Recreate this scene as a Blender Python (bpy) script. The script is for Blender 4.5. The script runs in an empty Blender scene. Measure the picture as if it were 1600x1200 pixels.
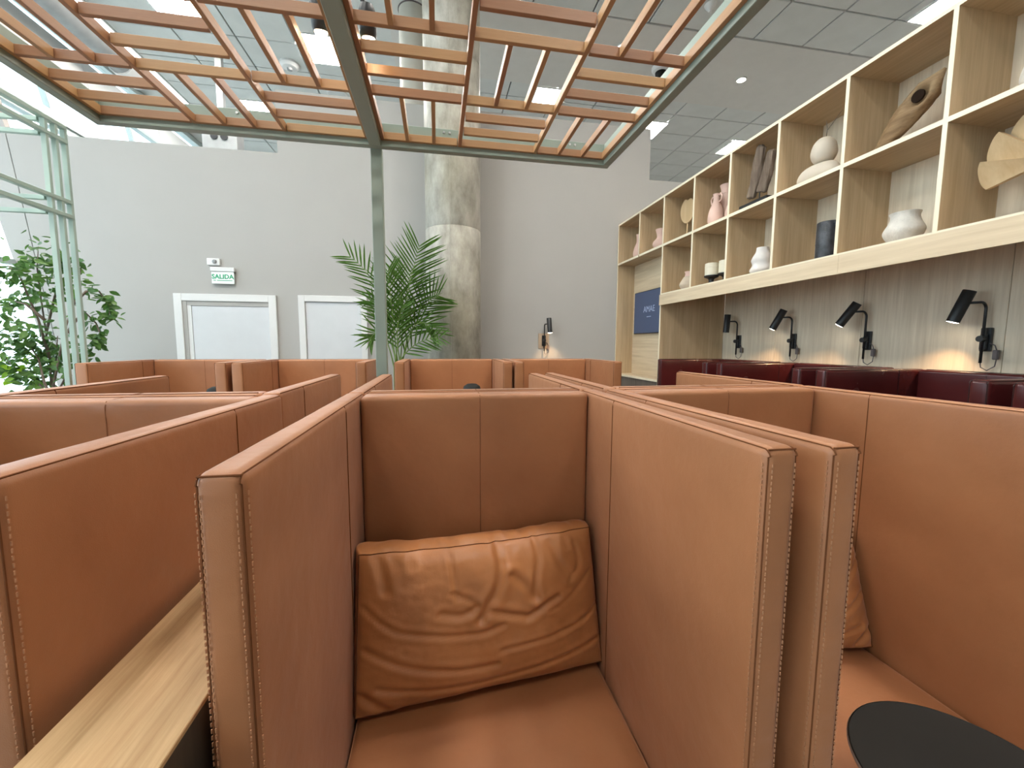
import bpy, bmesh, math, random
from mathutils import Vector, Matrix, noise
random.seed(7)
C = bpy.context.scene.collection
H = 1.46                      # eye height above the floor; positions below are metres from the eye's foot point

# ------------------------------------------------------------------ camera, sky, sun, exposure
cam = bpy.data.cameras.new('camera')
cam.sensor_width = 36.0
cam.lens = 36.0 * 640.5 / 1600.0
cam.clip_start = 0.02
camo = bpy.data.objects.new('camera', cam)
C.objects.link(camo)
rx, dn, fw = (0.9839, -0.1789, 0.0046), (-0.0126, -0.0946, -0.9954), (0.1785, 0.9793, -0.0953)
camo.matrix_world = Matrix(((rx[0], -dn[0], -fw[0], 0), (rx[1], -dn[1], -fw[1], 0), (rx[2], -dn[2], -fw[2], H), (0, 0, 0, 1)))
bpy.context.scene.camera = camo

world = bpy.data.worlds.new('sky')
bpy.context.scene.world = world
world.use_nodes = True
bgn = world.node_tree.nodes['Background']
bgn.inputs[0].default_value = (0.76, 0.92, 1.0, 1)
bgn.inputs[1].default_value = 2.9

vs = bpy.context.scene.view_settings
vs.view_transform = 'Standard'
vs.look = 'None'
vs.gamma = 1.0
vs.use_curve_mapping = False
vs.exposure = 0.58

LIGHT_PANEL = 64.0            # strength of the ceiling light panels
WARM = (1.0, 0.62, 0.32)
DOWNLIGHT = 110.0             # watts of each recessed ceiling spot


def area_portal(name, loc, rot, sx, sy):
    l = bpy.data.lights.new(name, 'AREA')
    l.shape = 'RECTANGLE'
    l.size, l.size_y = sx, sy
    l.cycles.is_portal = True
    o = bpy.data.objects.new(name, l)
    o.location, o.rotation_euler = loc, rot
    C.objects.link(o)


# daylight enters through the slanted glass wall on the left
area_portal('daylight_portal', (-5.25, 3.5, 3.2), (0, -math.radians(90), 0), 6.4, 22.0)


# ------------------------------------------------------------------ materials
def nodes_of(name):
    m = bpy.data.materials.new(name)
    m.use_nodes = True
    nt = m.node_tree
    return m, nt, nt.nodes['Principled BSDF']


def N(nt, kind, **kw):
    n = nt.nodes.new(kind)
    for k, v in kw.items():
        if k in n.inputs:
            n.inputs[k].default_value = v
        else:
            setattr(n, k, v)
    return n


def ramp(nt, fac, stops):
    r = nt.nodes.new('ShaderNodeValToRGB')
    e = r.color_ramp.elements
    while len(e) < len(stops):
        e.new(0.5)
    for i, (p, c) in enumerate(stops):
        e[i].position = p
        e[i].color = (*c, 1)
    nt.links.new(fac, r.inputs[0])
    return r.outputs[0]


def coords(nt, scale=(1, 1, 1), rot=(0, 0, 0)):
    t = nt.nodes.new('ShaderNodeTexCoord')
    mp = nt.nodes.new('ShaderNodeMapping')
    mp.inputs['Scale'].default_value = scale
    mp.inputs['Rotation'].default_value = rot
    nt.links.new(t.outputs['Object'], mp.inputs[0])
    return mp.outputs[0]


def bump(nt, height, bsdf, strength, dist):
    b = nt.nodes.new('ShaderNodeBump')
    b.inputs['Strength'].default_value = strength
    b.inputs['Distance'].default_value = dist
    nt.links.new(height, b.inputs['Height'])
    nt.links.new(b.outputs[0], bsdf.inputs['Normal'])


def plain(name, col, rough=0.5, metal=0.0, var=0.06, vscale=6.0, bmp=0.0):
    m, nt, b = nodes_of(name)
    v = coords(nt)
    n = N(nt, 'ShaderNodeTexNoise', Scale=vscale, Detail=4.0)
    nt.links.new(v, n.inputs['Vector'])
    lo = tuple(max(0, c * (1 - var)) for c in col)
    hi = tuple(min(1, c * (1 + var)) for c in col)
    nt.links.new(ramp(nt, n.outputs[0], [(0.3, lo), (0.7, hi)]), b.inputs['Base Color'])
    b.inputs['Roughness'].default_value = rough
    b.inputs['Metallic'].default_value = metal
    if bmp:
        n2 = N(nt, 'ShaderNodeTexNoise', Scale=vscale * 8, Detail=6.0)
        nt.links.new(v, n2.inputs['Vector'])
        bump(nt, n2.outputs[0], b, bmp, 0.01)
    return m


def glow(name, col, strength):
    m, nt, b = nodes_of(name)
    b.inputs['Base Color'].default_value = (*col, 1)
    b.inputs['Emission Color'].default_value = (*col, 1)
    b.inputs['Emission Strength'].default_value = strength
    return m


def leather(name, lo, hi, rough, spec=0.5, wr=0.35):
    m, nt, b = nodes_of(name)
    v = coords(nt)
    n = N(nt, 'ShaderNodeTexNoise', Scale=3.2, Detail=5.0, Roughness=0.6)
    nt.links.new(v, n.inputs['Vector'])
    nt.links.new(ramp(nt, n.outputs[0], [(0.3, lo), (0.72, hi)]), b.inputs['Base Color'])
    n4 = N(nt, 'ShaderNodeTexNoise', Scale=5.0, Detail=3.0)
    nt.links.new(v, n4.inputs['Vector'])
    mr = N(nt, 'ShaderNodeMapRange')
    mr.inputs['To Min'].default_value = rough - 0.05
    mr.inputs['To Max'].default_value = rough + 0.08
    nt.links.new(n4.outputs[0], mr.inputs[0])
    nt.links.new(mr.outputs[0], b.inputs['Roughness'])
    b.inputs['Specular IOR Level'].default_value = spec
    b.inputs['Sheen Weight'].default_value = 0.12 if wr > 0.2 else 0.0
    b.inputs['Sheen Roughness'].default_value = 0.45
    b.inputs['Sheen Tint'].default_value = (1.0, 0.86, 0.84, 1)
    n2 = N(nt, 'ShaderNodeTexVoronoi', Scale=620.0)
    nt.links.new(v, n2.inputs['Vector'])
    n3 = N(nt, 'ShaderNodeTexNoise', Scale=16.0, Detail=3.0)
    nt.links.new(v, n3.inputs['Vector'])
    mx = N(nt, 'ShaderNodeMath', operation='MULTIPLY_ADD')
    mx.inputs[1].default_value = 0.06
    nt.links.new(n2.outputs[0], mx.inputs[0])
    nt.links.new(n3.outputs[0], mx.inputs[2])
    bump(nt, mx.outputs[0], b, wr, 0.006)
    return m


def wood(name, dark, light, axis='z', fine=70.0, rough=0.5, contrast=(0.32, 0.7), swirl=1.2):
    m, nt, b = nodes_of(name)
    s = {'x': (0.05, 1, 1), 'y': (1, 0.05, 1), 'z': (1, 1, 0.05)}[axis]
    v = coords(nt, s)
    a = N(nt, 'ShaderNodeTexNoise', Scale=fine, Detail=5.0, Roughness=0.62, Distortion=0.3)
    nt.links.new(v, a.inputs['Vector'])
    c = N(nt, 'ShaderNodeTexNoise', Scale=fine * 0.16, Detail=3.0, Distortion=swirl)
    nt.links.new(v, c.inputs['Vector'])
    mx = N(nt, 'ShaderNodeMath', operation='MULTIPLY_ADD')
    mx.inputs[1].default_value = 0.5
    nt.links.new(c.outputs[0], mx.inputs[0])
    ad = N(nt, 'ShaderNodeMath', operation='MULTIPLY')
    ad.inputs[1].default_value = 0.5
    nt.links.new(a.outputs[0], ad.inputs[0])
    nt.links.new(ad.outputs[0], mx.inputs[2])
    nt.links.new(ramp(nt, mx.outputs[0], [(contrast[0], dark), (contrast[1], light)]), b.inputs['Base Color'])
    b.inputs['Roughness'].default_value = rough
    bump(nt, a.outputs[0], b, 0.12, 0.002)
    return m


def vary(m, amount):
    nt = m.node_tree
    b = nt.nodes['Principled BSDF']
    src = b.inputs['Base Color'].links[0].from_socket
    oi = nt.nodes.new('ShaderNodeObjectInfo')
    hs = nt.nodes.new('ShaderNodeHueSaturation')
    for key, lo, hi in (('Value', 1 - amount, 1 + amount), ('Hue', 0.5 - amount * 0.06, 0.5 + amount * 0.06)):
        mr = nt.nodes.new('ShaderNodeMapRange')
        mr.inputs['To Min'].default_value = lo
        mr.inputs['To Max'].default_value = hi
        nt.links.new(oi.outputs['Random'], mr.inputs[0])
        nt.links.new(mr.outputs[0], hs.inputs[key])
    nt.links.new(src, hs.inputs['Color'])
    nt.links.new(hs.outputs[0], b.inputs['Base Color'])


def glass_mat(name, tint=(0.97, 0.99, 1.0)):
    m = bpy.data.materials.new(name)
    m.use_nodes = True
    nt = m.node_tree
    nt.nodes.remove(nt.nodes['Principled BSDF'])
    t = N(nt, 'ShaderNodeBsdfTransparent')
    t.inputs[0].default_value = (*tint, 1)
    g = N(nt, 'ShaderNodeBsdfGlossy', Roughness=0.02)
    lw = N(nt, 'ShaderNodeLayerWeight', Blend=0.5)
    pw = N(nt, 'ShaderNodeMath', operation='POWER')
    pw.inputs[1].default_value = 5.0
    nt.links.new(lw.outputs['Facing'], pw.inputs[0])
    ma = N(nt, 'ShaderNodeMath', operation='MULTIPLY_ADD')
    ma.inputs[1].default_value = 0.5
    ma.inputs[2].default_value = 0.03
    nt.links.new(pw.outputs[0], ma.inputs[0])
    mx = nt.nodes.new('ShaderNodeMixShader')
    nt.links.new(ma.outputs[0], mx.inputs[0])
    nt.links.new(t.outputs[0], mx.inputs[1])
    nt.links.new(g.outputs[0], mx.inputs[2])
    nt.links.new(mx.outputs[0], nt.nodes['Material Output'].inputs[0])
    return m


def concrete(name):
    m, nt, b = nodes_of(name)
    v = coords(nt, (1, 1, 0.45))
    a = N(nt, 'ShaderNodeTexNoise', Scale=4.0, Detail=9.0, Roughness=0.68)
    nt.links.new(v, a.inputs['Vector'])
    c = N(nt, 'ShaderNodeTexNoise', Scale=1.6, Detail=4.0)
    nt.links.new(v, c.inputs['Vector'])
    mx = N(nt, 'ShaderNodeMix', data_type='RGBA', blend_type='MULTIPLY')
    mx.inputs[0].default_value = 1.0
    nt.links.new(ramp(nt, a.outputs[0], [(0.32, (0.22, 0.21, 0.18)), (0.5, (0.40, 0.385, 0.34)), (0.70, (0.58, 0.565, 0.51))]), mx.inputs[6])
    nt.links.new(ramp(nt, c.outputs[0], [(0.38, (0.70, 0.68, 0.60)), (0.62, (1, 1, 1))]), mx.inputs[7])
    nt.links.new(mx.outputs[2], b.inputs['Base Color'])
    b.inputs['Roughness'].default_value = 0.6
    bump(nt, a.outputs[0], b, 0.3, 0.01)
    return m


M = {}
M['tan'] = leather('tan_leather', (0.315, 0.125, 0.050), (0.385, 0.163, 0.069), 0.42, 0.5)
M['pillow'] = leather('cushion_leather', (0.40, 0.16, 0.054), (0.48, 0.205, 0.076), 0.36, 0.5)
M['burg'] = leather('burgundy_leather', (0.052, 0.008, 0.009), (0.075, 0.012, 0.012), 0.24, 0.5, 0.15)
M['seam'] = plain('dark_seam', (0.15, 0.056, 0.023), 0.95)
M['seam'].node_tree.nodes['Principled BSDF'].inputs['Specular IOR Level'].default_value = 0.1
M['seam_soft'] = plain('soft_brown_seam', (0.22, 0.09, 0.04), 0.9)
M['seam_burg'] = plain('burgundy_seam', (0.02, 0.005, 0.005), 0.5)
M['thread'] = plain('tan_thread', (0.40, 0.195, 0.10), 0.9)
M['oak_v'] = wood('oak_upright_grain', (0.42, 0.30, 0.17), (0.60, 0.45, 0.28), 'z', 60)
M['oak_h'] = wood('oak_level_grain', (0.44, 0.32, 0.19), (0.64, 0.50, 0.33), 'y', 40, swirl=2.0)
M['oak_wall'] = wood('oak_wall_grain', (0.60, 0.49, 0.355), (0.84, 0.73, 0.57), 'z', 45)
M['oak_pale'] = wood('pale_oak_level_grain', (0.58, 0.45, 0.29), (0.82, 0.69, 0.50), 'y', 30, swirl=2.5)
M['oak_top'] = wood('counter_oak', (0.42, 0.26, 0.12), (0.66, 0.46, 0.25), 'y', 150, swirl=0.5)
M['edge'] = plain('cream_edge_band', (0.84, 0.76, 0.58), 0.5, var=0.03)
M['dark_wood'] = wood('dark_wood', (0.055, 0.042, 0.03), (0.11, 0.085, 0.06), 'z', 40)
M['grey_wood'] = wood('grey_wood', (0.10, 0.085, 0.07), (0.2, 0.17, 0.14), 'z', 30)
M['slat_x'] = wood('slat_wood_crosswise', (0.33, 0.165, 0.075), (0.52, 0.30, 0.15), 'x', 40, 0.42)
M['slat_y'] = wood('slat_wood_lengthwise', (0.33, 0.165, 0.075), (0.52, 0.30, 0.15), 'y', 40, 0.42)
for k_ in ('slat_x', 'slat_y'):
    vary(M[k_], 0.17)
M['sage'] = plain('sage_steel', (0.27, 0.335, 0.285), 0.4, 0.0, 0.04)
M['sage_pale'] = plain('pale_sage_steel', (0.33, 0.42, 0.36), 0.42, 0.0, 0.04)
M['wall'] = plain('warm_white_plaster', (0.395, 0.387, 0.367), 0.85, var=0.015, vscale=2.0, bmp=0.05)
M['white'] = plain('white_paint', (0.68, 0.68, 0.67), 0.45, var=0.015)
M['door'] = plain('white_door', (0.60, 0.62, 0.64), 0.4, var=0.02)
M['tile'] = plain('mineral_ceiling_tile', (0.60, 0.62, 0.605), 0.9, var=0.04, vscale=3.0, bmp=0.1)
M['gyp'] = plain('grey_gypsum', (0.62, 0.61, 0.58), 0.9, var=0.02)
M['grid'] = plain('ceiling_void', (0.16, 0.16, 0.155), 0.9)
M['floor'] = plain('floor_stone', (0.17, 0.15, 0.13), 0.35, var=0.1, vscale=5)
M['black'] = plain('black_metal', (0.014, 0.015, 0.017), 0.42, var=0.1)
M['blacktop'] = plain('black_table_lacquer', (0.007, 0.007, 0.006), 0.55, var=0.2)
M['blacktop'].node_tree.nodes['Principled BSDF'].inputs['Specular IOR Level'].default_value = 0.25
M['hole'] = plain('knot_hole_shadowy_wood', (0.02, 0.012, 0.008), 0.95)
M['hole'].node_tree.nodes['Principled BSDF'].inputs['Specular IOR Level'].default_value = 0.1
M['rim'] = plain('worn_rim', (0.28, 0.25, 0.22), 0.4, 0.6)
M['concrete'] = concrete('cast_concrete')
M['duct'] = plain('painted_duct', (0.50, 0.48, 0.42), 0.6, var=0.03)
M['metal'] = plain('galvanised_metal', (0.30, 0.31, 0.31), 0.4, 0.25, 0.1)
M['steel'] = plain('bright_steel', (0.7, 0.7, 0.7), 0.3, 0.9)
M['frame'] = plain('pale_aluminium', (0.40, 0.46, 0.45), 0.5, var=0.03)
M['mullion'] = plain('taupe_mullion', (0.36, 0.32, 0.29), 0.5)
M['glass'] = glass_mat('clear_glass')
M['ground'] = plain('pale_paving', (0.62, 0.62, 0.60), 0.9, var=0.05)
M['panel_light'] = glow('light_panel', (1.0, 0.96, 0.905), LIGHT_PANEL)
M['bulb'] = glow('warm_bulb', (1.0, 0.78, 0.5), 28.0)
M['dl'] = glow('downlight_lens', (1.0, 0.9, 0.75), 40.0)
M['lens'] = glow('reading_lamp_lens', (1.0, 0.86, 0.66), 25.0)
M['screen'] = glow('television_screen', (0.033, 0.048, 0.090), 0.55)
M['screen_text'] = glow('television_lettering', (0.17, 0.21, 0.30), 0.7)
M['bezel'] = plain('television_bezel', (0.012, 0.012, 0.014), 0.3)
M['sign'] = plain('sign_face', (0.80, 0.88, 0.84), 0.4, var=0.01)
M['green'] = plain('sign_green', (0.0, 0.30, 0.13), 0.5, var=0.01)
M['leaf'] = plain('ficus_leaf', (0.075, 0.17, 0.04), 0.38, var=0.5, vscale=3)
M['leaf_b'] = plain('ficus_leaf_pale', (0.13, 0.25, 0.055), 0.4, var=0.4, vscale=3)
M['leaf_new'] = plain('young_ficus_leaf', (0.30, 0.52, 0.03), 0.4, var=0.2)
M['palm'] = plain('palm_leaf', (0.10, 0.21, 0.035), 0.4, var=0.45, vscale=4)
for k_ in ('leaf', 'leaf_b', 'leaf_new', 'palm'):
    nt_ = M[k_].node_tree
    b_ = nt_.nodes['Principled BSDF']
    tl = nt_.nodes.new('ShaderNodeBsdfTranslucent')
    nt_.links.new(b_.inputs['Base Color'].links[0].from_socket, tl.inputs[0])
    mx_ = nt_.nodes.new('ShaderNodeMixShader')
    mx_.inputs[0].default_value = 0.4
    nt_.links.new(b_.outputs[0], mx_.inputs[1])
    nt_.links.new(tl.outputs[0], mx_.inputs[2])
    nt_.links.new(mx_.outputs[0], nt_.nodes['Material Output'].inputs[0])
M['palm_stem'] = plain('palm_stem', (0.16, 0.25, 0.06), 0.45, var=0.2)
M['bark'] = plain('grey_brown_bark', (0.17, 0.13, 0.10), 0.8, var=0.25, vscale=20, bmp=0.3)
M['pot'] = plain('white_planter', (0.70, 0.70, 0.68), 0.5)
M['soil'] = plain('potting_soil', (0.05, 0.035, 0.025), 0.95, bmp=0.5)
M['pink'] = plain('blush_pink_clay', (0.72, 0.50, 0.42), 0.7, var=0.06, bmp=0.1)
M['sand'] = plain('sand_clay', (0.55, 0.46, 0.35), 0.8, var=0.1, vscale=14, bmp=0.2)
M['chalk'] = plain('chalk_white_clay', (0.74, 0.71, 0.68), 0.8, var=0.05, bmp=0.15)
M['crackle'] = plain('crackled_white_clay', (0.70, 0.67, 0.61), 0.75, var=0.14, vscale=16, bmp=0.5)
M['pebble'] = plain('smooth_pale_stone', (0.62, 0.55, 0.45), 0.7, var=0.05, bmp=0.08)
M['charcoal'] = plain('charcoal_glaze', (0.05, 0.055, 0.065), 0.35, var=0.5, vscale=18, bmp=0.3)
M['wax'] = plain('cream_wax', (0.78, 0.72, 0.57), 0.6, var=0.03)
M['ginkgo'] = wood('carved_pale_wood', (0.55, 0.38, 0.20), (0.72, 0.55, 0.34), 'z', 30, swirl=2)
M['drift'] = wood('grey_driftwood', (0.08, 0.055, 0.04), (0.30, 0.22, 0.16), 'z', 55, 0.8)
M['drift_tan'] = wood('tan_driftwood', (0.16, 0.09, 0.04), (0.44, 0.30, 0.16), 'y', 40, 0.75)
M['drift_dark'] = plain('dark_driftwood', (0.06, 0.035, 0.025), 0.8, var=0.4, vscale=30, bmp=0.6)
M['plate'] = plain('champagne_backplate', (0.55, 0.42, 0.30), 0.35, 0.4)
M['cable'] = plain('grey_cable', (0.12, 0.10, 0.10), 0.5)


# ------------------------------------------------------------------ geometry helpers
class MB:
    """collects shapes into one mesh"""
    def __init__(self):
        self.v, self.f = [], []

    def add(self, vs, fs):
        n = len(self.v)
        self.v += [tuple(p) for p in vs]
        self.f += [tuple(i + n for i in q) for q in fs]
        return self

    def box(self, a, b):
        x0, y0, z0 = a
        x1, y1, z1 = b
        return self.add([(x0, y0, z0), (x1, y0, z0), (x1, y1, z0), (x0, y1, z0), (x0, y0, z1), (x1, y0, z1), (x1, y1, z1), (x0, y1, z1)],
                        [(3, 2, 1, 0), (4, 5, 6, 7), (0, 1, 5, 4), (1, 2, 6, 5), (2, 3, 7, 6), (3, 0, 4, 7)])

    def bbox(self, a, b, r=0.003):
        """box with chamfered edges"""
        bm = bmesh.new()
        bmesh.ops.create_cube(bm, size=1)
        for v in bm.verts:
            v.co = Vector(((a[i] + b[i]) / 2 + v.co[i] * (b[i] - a[i]) for i in range(3)))
        bmesh.ops.bevel(bm, geom=bm.edges[:], offset=r, segments=1, affect='EDGES')
        bm.verts.index_update()
        self.add([v.co[:] for v in bm.verts], [[v.index for v in f.verts] for f in bm.faces])
        bm.free()
        return self

    def tube(self, pts, r, n=8, closed=False):
        pts = [Vector(p) for p in pts]
        rs = r if isinstance(r, (list, tuple)) else [r] * len(pts)
        vs, fs = [], []
        up = None
        for i, p in enumerate(pts):
            a = pts[i - 1] if i or closed else pts[0]
            b = pts[(i + 1) % len(pts)] if i < len(pts) - 1 or closed else pts[-1]
            d = (b - a)
            d = d.normalized() if d.length > 1e-9 else Vector((0, 0, 1))
            if up is None:
                up = d.orthogonal().normalized()
            up = up - d * up.dot(d)
            up = up.normalized() if up.length > 1e-6 else d.orthogonal().normalized()
            s = d.cross(up)
            for k in range(n):
                t = 2 * math.pi * k / n
                vs.append(p + (up * math.cos(t) + s * math.sin(t)) * rs[i])
        m = len(pts)
        for i in range(m if closed else m - 1):
            j = (i + 1) % m
            for k in range(n):
                fs.append((i * n + k, i * n + (k + 1) % n, j * n + (k + 1) % n, j * n + k))
        if not closed:
            fs.append(tuple(range(n - 1, -1, -1)))
            fs.append(tuple(range((m - 1) * n, m * n)))
        return self.add(vs, fs)

    def lathe(self, prof, c=(0, 0, 0), n=28, cap=True, dis=None):
        vs, fs = [], []
        for r, z in prof:
            for k in range(n):
                t = 2 * math.pi * k / n
                p = Vector((r * math.cos(t), r * math.sin(t), z))
                if dis:
                    p += Vector((p.x, p.y, 0)) * dis(p)
                vs.append(p + Vector(c))
        m = len(prof)
        for i in range(m - 1):
            for k in range(n):
                fs.append((i * n + k, i * n + (k + 1) % n, (i + 1) * n + (k + 1) % n, (i + 1) * n + k))
        if cap:
            fs.append(tuple(range(n - 1, -1, -1)))
            fs.append(tuple(range((m - 1) * n, m * n)))
        return self.add(vs, fs)

    def prism(self, poly, axis, a, b):
        """poly of 2-D points pushed along an axis; axis 0: (y,z), 1: (x,z), 2: (x,y)"""
        def P(q, t):
            return [(t, q[0], q[1]), (q[0], t, q[1]), (q[0], q[1], t)][axis]
        n = len(poly)
        vs = [P(q, a) for q in poly] + [P(q, b) for q in poly]
        fs = [tuple(range(n)), tuple(range(2 * n - 1, n - 1, -1))]
        fs += [(i, n + i, n + (i + 1) % n, (i + 1) % n) for i in range(n)]
        return self.add(vs, fs)

    def rbox(self, c, s, r, step=0.05, k=3, dis=None):
        """box with rounded edges, its faces divided so that it can be pushed about"""
        hs = [q / 2 for q in s]
        ax = []
        for i in range(3):
            rr = min(r, hs[i] * 0.98)
            t = [rr * math.tan(math.pi / 4 * j / k) for j in range(1, k + 1)]
            inner = hs[i] - rr
            n = max(1, int(round(2 * inner / step)))
            mid = [-inner + 2 * inner * j / n for j in range(n + 1)]
            ax.append([-inner - q for q in reversed(t)] + mid + [inner + q for q in t])
        idx, vs, fs = {}, [], []

        def vert(p):
            key = tuple(round(q, 6) for q in p)
            if key not in idx:
                q = Vector([max(-(hs[i] - r), min(hs[i] - r, p[i])) for i in range(3)])
                d = Vector(p) - q
                nrm = d.normalized() if d.length > 1e-9 else Vector((0, 0, 1))
                o = q + nrm * r
                if dis:
                    o = o + nrm * dis(o, nrm)
                idx[key] = len(vs)
                vs.append(o + Vector(c))
            return idx[key]
        for i in range(3):
            j, l = (i + 1) % 3, (i + 2) % 3
            for sg in (-1, 1):
                for a in range(len(ax[j]) - 1):
                    for b in range(len(ax[l]) - 1):
                        q = []
                        for da, db in ((0, 0), (1, 0), (1, 1), (0, 1)):
                            p = [0, 0, 0]
                            p[i], p[j], p[l] = sg * hs[i], ax[j][a + da], ax[l][b + db]
                            q.append(vert(p))
                        if sg < 0:
                            q.reverse()
                        if len(set(q)) >= 3:
                            fs.append(tuple(dict.fromkeys(q)))
        return self.add(vs, fs)

    def mesh(self, name, mat, smooth=False, angle=None):
        me = bpy.data.meshes.new(name)
        me.from_pydata(self.v, [], self.f)
        me.update()
        bm = bmesh.new()
        bm.from_mesh(me)
        bmesh.ops.recalc_face_normals(bm, faces=bm.faces)
        if angle is not None:
            for e in bm.edges:
                e.smooth = len(e.link_faces) != 2 or e.calc_face_angle(0) < angle
        bm.to_mesh(me)
        bm.free()
        me.materials.append(mat)
        if smooth or angle is not None:
            me.polygons.foreach_set('use_smooth', [True] * len(me.polygons))
        return me

    def obj(self, name, mat, parent=None, loc=(0, 0, 0), smooth=False, angle=None):
        return place(name, self.mesh(name, mat, smooth, angle), parent, loc)


def place(name, me, parent=None, loc=(0, 0, 0), rot=None, scale=None):
    o = bpy.data.objects.new(name, me)
    o.location = loc
    if rot is not None:
        o.rotation_euler = rot
    if scale is not None:
        o.scale = scale
    if parent:
        o.parent = parent
    C.objects.link(o)
    return o


def thing(name, label, cat, loc=(0, 0, 0), rotz=0.0, group=None):
    o = bpy.data.objects.new(name, None)
    o.empty_display_size = 0.1
    o.location = loc
    o.rotation_euler = (0, 0, rotz)
    C.objects.link(o)
    return tag(o, label, cat, group)


def tag(o, label, cat, group=None):
    o['label'] = label
    o['category'] = cat
    if group:
        o['group'] = group
    return o


def struct(o, label=None):
    o['kind'] = 'structure'
    if label:
        o['label'] = label
    return o


def group_empty(name, loc=(0, 0, 0), label=None):
    o = bpy.data.objects.new(name, None)
    o.location = loc
    C.objects.link(o)
    return struct(o, label)


def fbm(p, s, seed=0.0):
    return noise.fractal(Vector(p) * s + Vector((seed, seed * 1.7, seed * 0.3)), 0.8, 2.1, 4)


def Z(z):
    return z + H


# ------------------------------------------------------------------ setting: floor, ceiling, walls
def plane_box(name, a, b, mat):
    return struct(MB().box(a, b).obj(name, mat))


plane_box('floor', (-5.6, -6.2, -0.12), (9.2, 14.2, 0.0), M['floor'])['label'] = 'grey brown stone floor under the armchairs'
plane_box('ground_outside', (-60, -40, -0.5), (-5.7, 50, -0.2), M['ground'])['label'] = 'pale paved ground outside the glass wall'

CZ = Z(5.15)
ceil = struct(MB().box((-5.55, -6.2, CZ + 0.05), (9.2, 14.2, CZ + 0.25)).obj('ceiling', M['grid']), 'dark void above the suspended ceiling tiles')
# light panels in the tile grid, then unseen ones added for fill
LIGHTS = [(-3.90, 7.50), (-3.90, 10.45), (-1.98, 8.20), (2.36, 8.86), (5.02, 9.60), (7.72, 10.0), (7.72, 5.42), (-1.98, 2.4), (2.36, 2.4), (-3.9, 2.4), (-1.98, -2.0), (2.36, -2.0), (-3.9, -2.0)]
LX, LY = 0.31, 0.36
tx0, ty0, tpx, tpy = -5.19, 4.27, 0.955, 0.776
tile_me = MB().bbox((-tpx / 2 + 0.012, -tpy / 2 + 0.012, 0), (tpx / 2 - 0.012, tpy / 2 - 0.012, 0.05), 0.006).mesh('ceiling_tile', M['tile'])
BAND = (-0.75, 8.9, 6.598, 8.455)         # the flush gypsum strip x0 x1 y0 y1
for i in range(15):
    for j in range(11):
        x, y = tx0 + (i + 0.5) * tpx, ty0 + (j + 0.5) * tpy
        if x > BAND[0] + 0.3 and BAND[2] < y < BAND[3]:
            continue
        place('ceiling_tile', tile_me, ceil, (x, y, CZ))
MB().box((-6.0, -6.0, CZ + 0.005), (-5.20, 14.0, CZ + 0.04)).obj('ceiling_board', M['tile'], ceil)
MB().box((-5.2, -6.0, CZ), (9.0, ty0 - 0.01, CZ + 0.04)).obj('ceiling_board', M['tile'], ceil)
MB().box((BAND[0] + 0.06, BAND[2] + 0.01, CZ - 0.01), (9.0, BAND[3] - 0.01, CZ + 0.045)).obj('gypsum_strip', M['gyp'], ceil)

wl = [((0, 0, 0), 0)]
for k, (x, y) in enumerate(LIGHTS):
    place_txt = ['over the potted ficus side, nearer one', 'over the glass wall side, far one', 'above the wooden lattice centre', 'behind the column on its right', 'by the notch of the back wall', 'beyond the oak shelves, far end', 'above the oak shelves, near end'] + ['behind the camera'] * 6
    if k < 7:
        t = thing('ceiling_light', 'added unseen fill light panel ' + ['nearest the long grey ceiling pipe', 'far back towards the glass wall', 'seen through the lattice beside its middle beam', 'seen through the lattice right of the concrete column', 'touching the corner of the tall back wall', 'peeking over the far part of the oak shelves', 'at the very top above the oak shelves'][k], 'light', (x, y, CZ), 0, 'ceiling light panels')
    else:  # panels out of view, added to brighten surfaces facing the camera
        t = thing('ceiling_light', 'added unseen fill light panel ' + ['over the lattice near the glass wall side', 'over the right edge of the lattice', 'in line with the glass wall, above the viewer', 'well behind the viewer, middle one', 'well behind the viewer on the shelf side', 'well behind the viewer by the glass wall'][k - 7], 'light', (x, y, CZ), 0, 'added fill light panels')
    MB().box((-LX, -LY, -0.022), (LX, LY, -0.004)).obj('diffuser', M['panel_light'], t)
    f = MB()
    for a, b in (((-LX - 0.02, -LY - 0.02), (LX + 0.02, -LY)), ((-LX - 0.02, LY), (LX + 0.02, LY + 0.02)), ((-LX - 0.02, -LY), (-LX, LY)), ((LX, -LY), (LX + 0.02, LY))):
        f.box((*a, -0.026), (*b, -0.002))
    f.obj('frame', M['white'], t)

t = thing('linear_light', 'long white strip light along the ceiling beside the grey pipe', 'light', (-5.265, 0, CZ), 0)
MB().box((-0.055, 4.3, -0.012), (0.055, 12.5, 0.0)).obj('diffuser', glow('strip_light', (0.95, 1.0, 1.0), 5.0), t)
for q in (-0.065, 0.055):
    MB().box((q, 4.3, -0.014), (q + 0.01, 12.5, 0.0)).obj('rail', M['white'], t)

# back wall: low part left, tall middle part, low part right
YW = 6.2
slant = lambda z: -4.98 - 0.21 * (z - 0.36)           # the glass wall leans outwards
wb = MB()
wb.prism([(-4.60, -H + H), (-2.06, 0), (-2.06, Z(2.53)), (-5.07, Z(2.53))], 1, YW, YW + 0.22)
wb.prism([(-2.06, 0), (3.30, 0), (3.30, Z(3.33)), (-2.06, Z(3.33))], 1, YW, YW + 0.22)
wb.prism([(3.30, 0), (9.0, 0), (9.0, Z(2.58)), (3.30, Z(2.58))], 1, YW, YW + 0.22)
struct(wb.obj('wall_back', M['wall']), 'warm white back wall stepping up in the middle')
tr = MB().prism([(-4.615, 0), (-5.09, Z(2.53)), (slant(2.53) - 0.02, Z(2.53)), (slant(-H) - 0.02, 0)], 1, YW + 0.01, YW + 0.2)
struct(tr.obj('trim_1', M['wall']), 'slanted pale wall end piece beside the glass')
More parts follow.
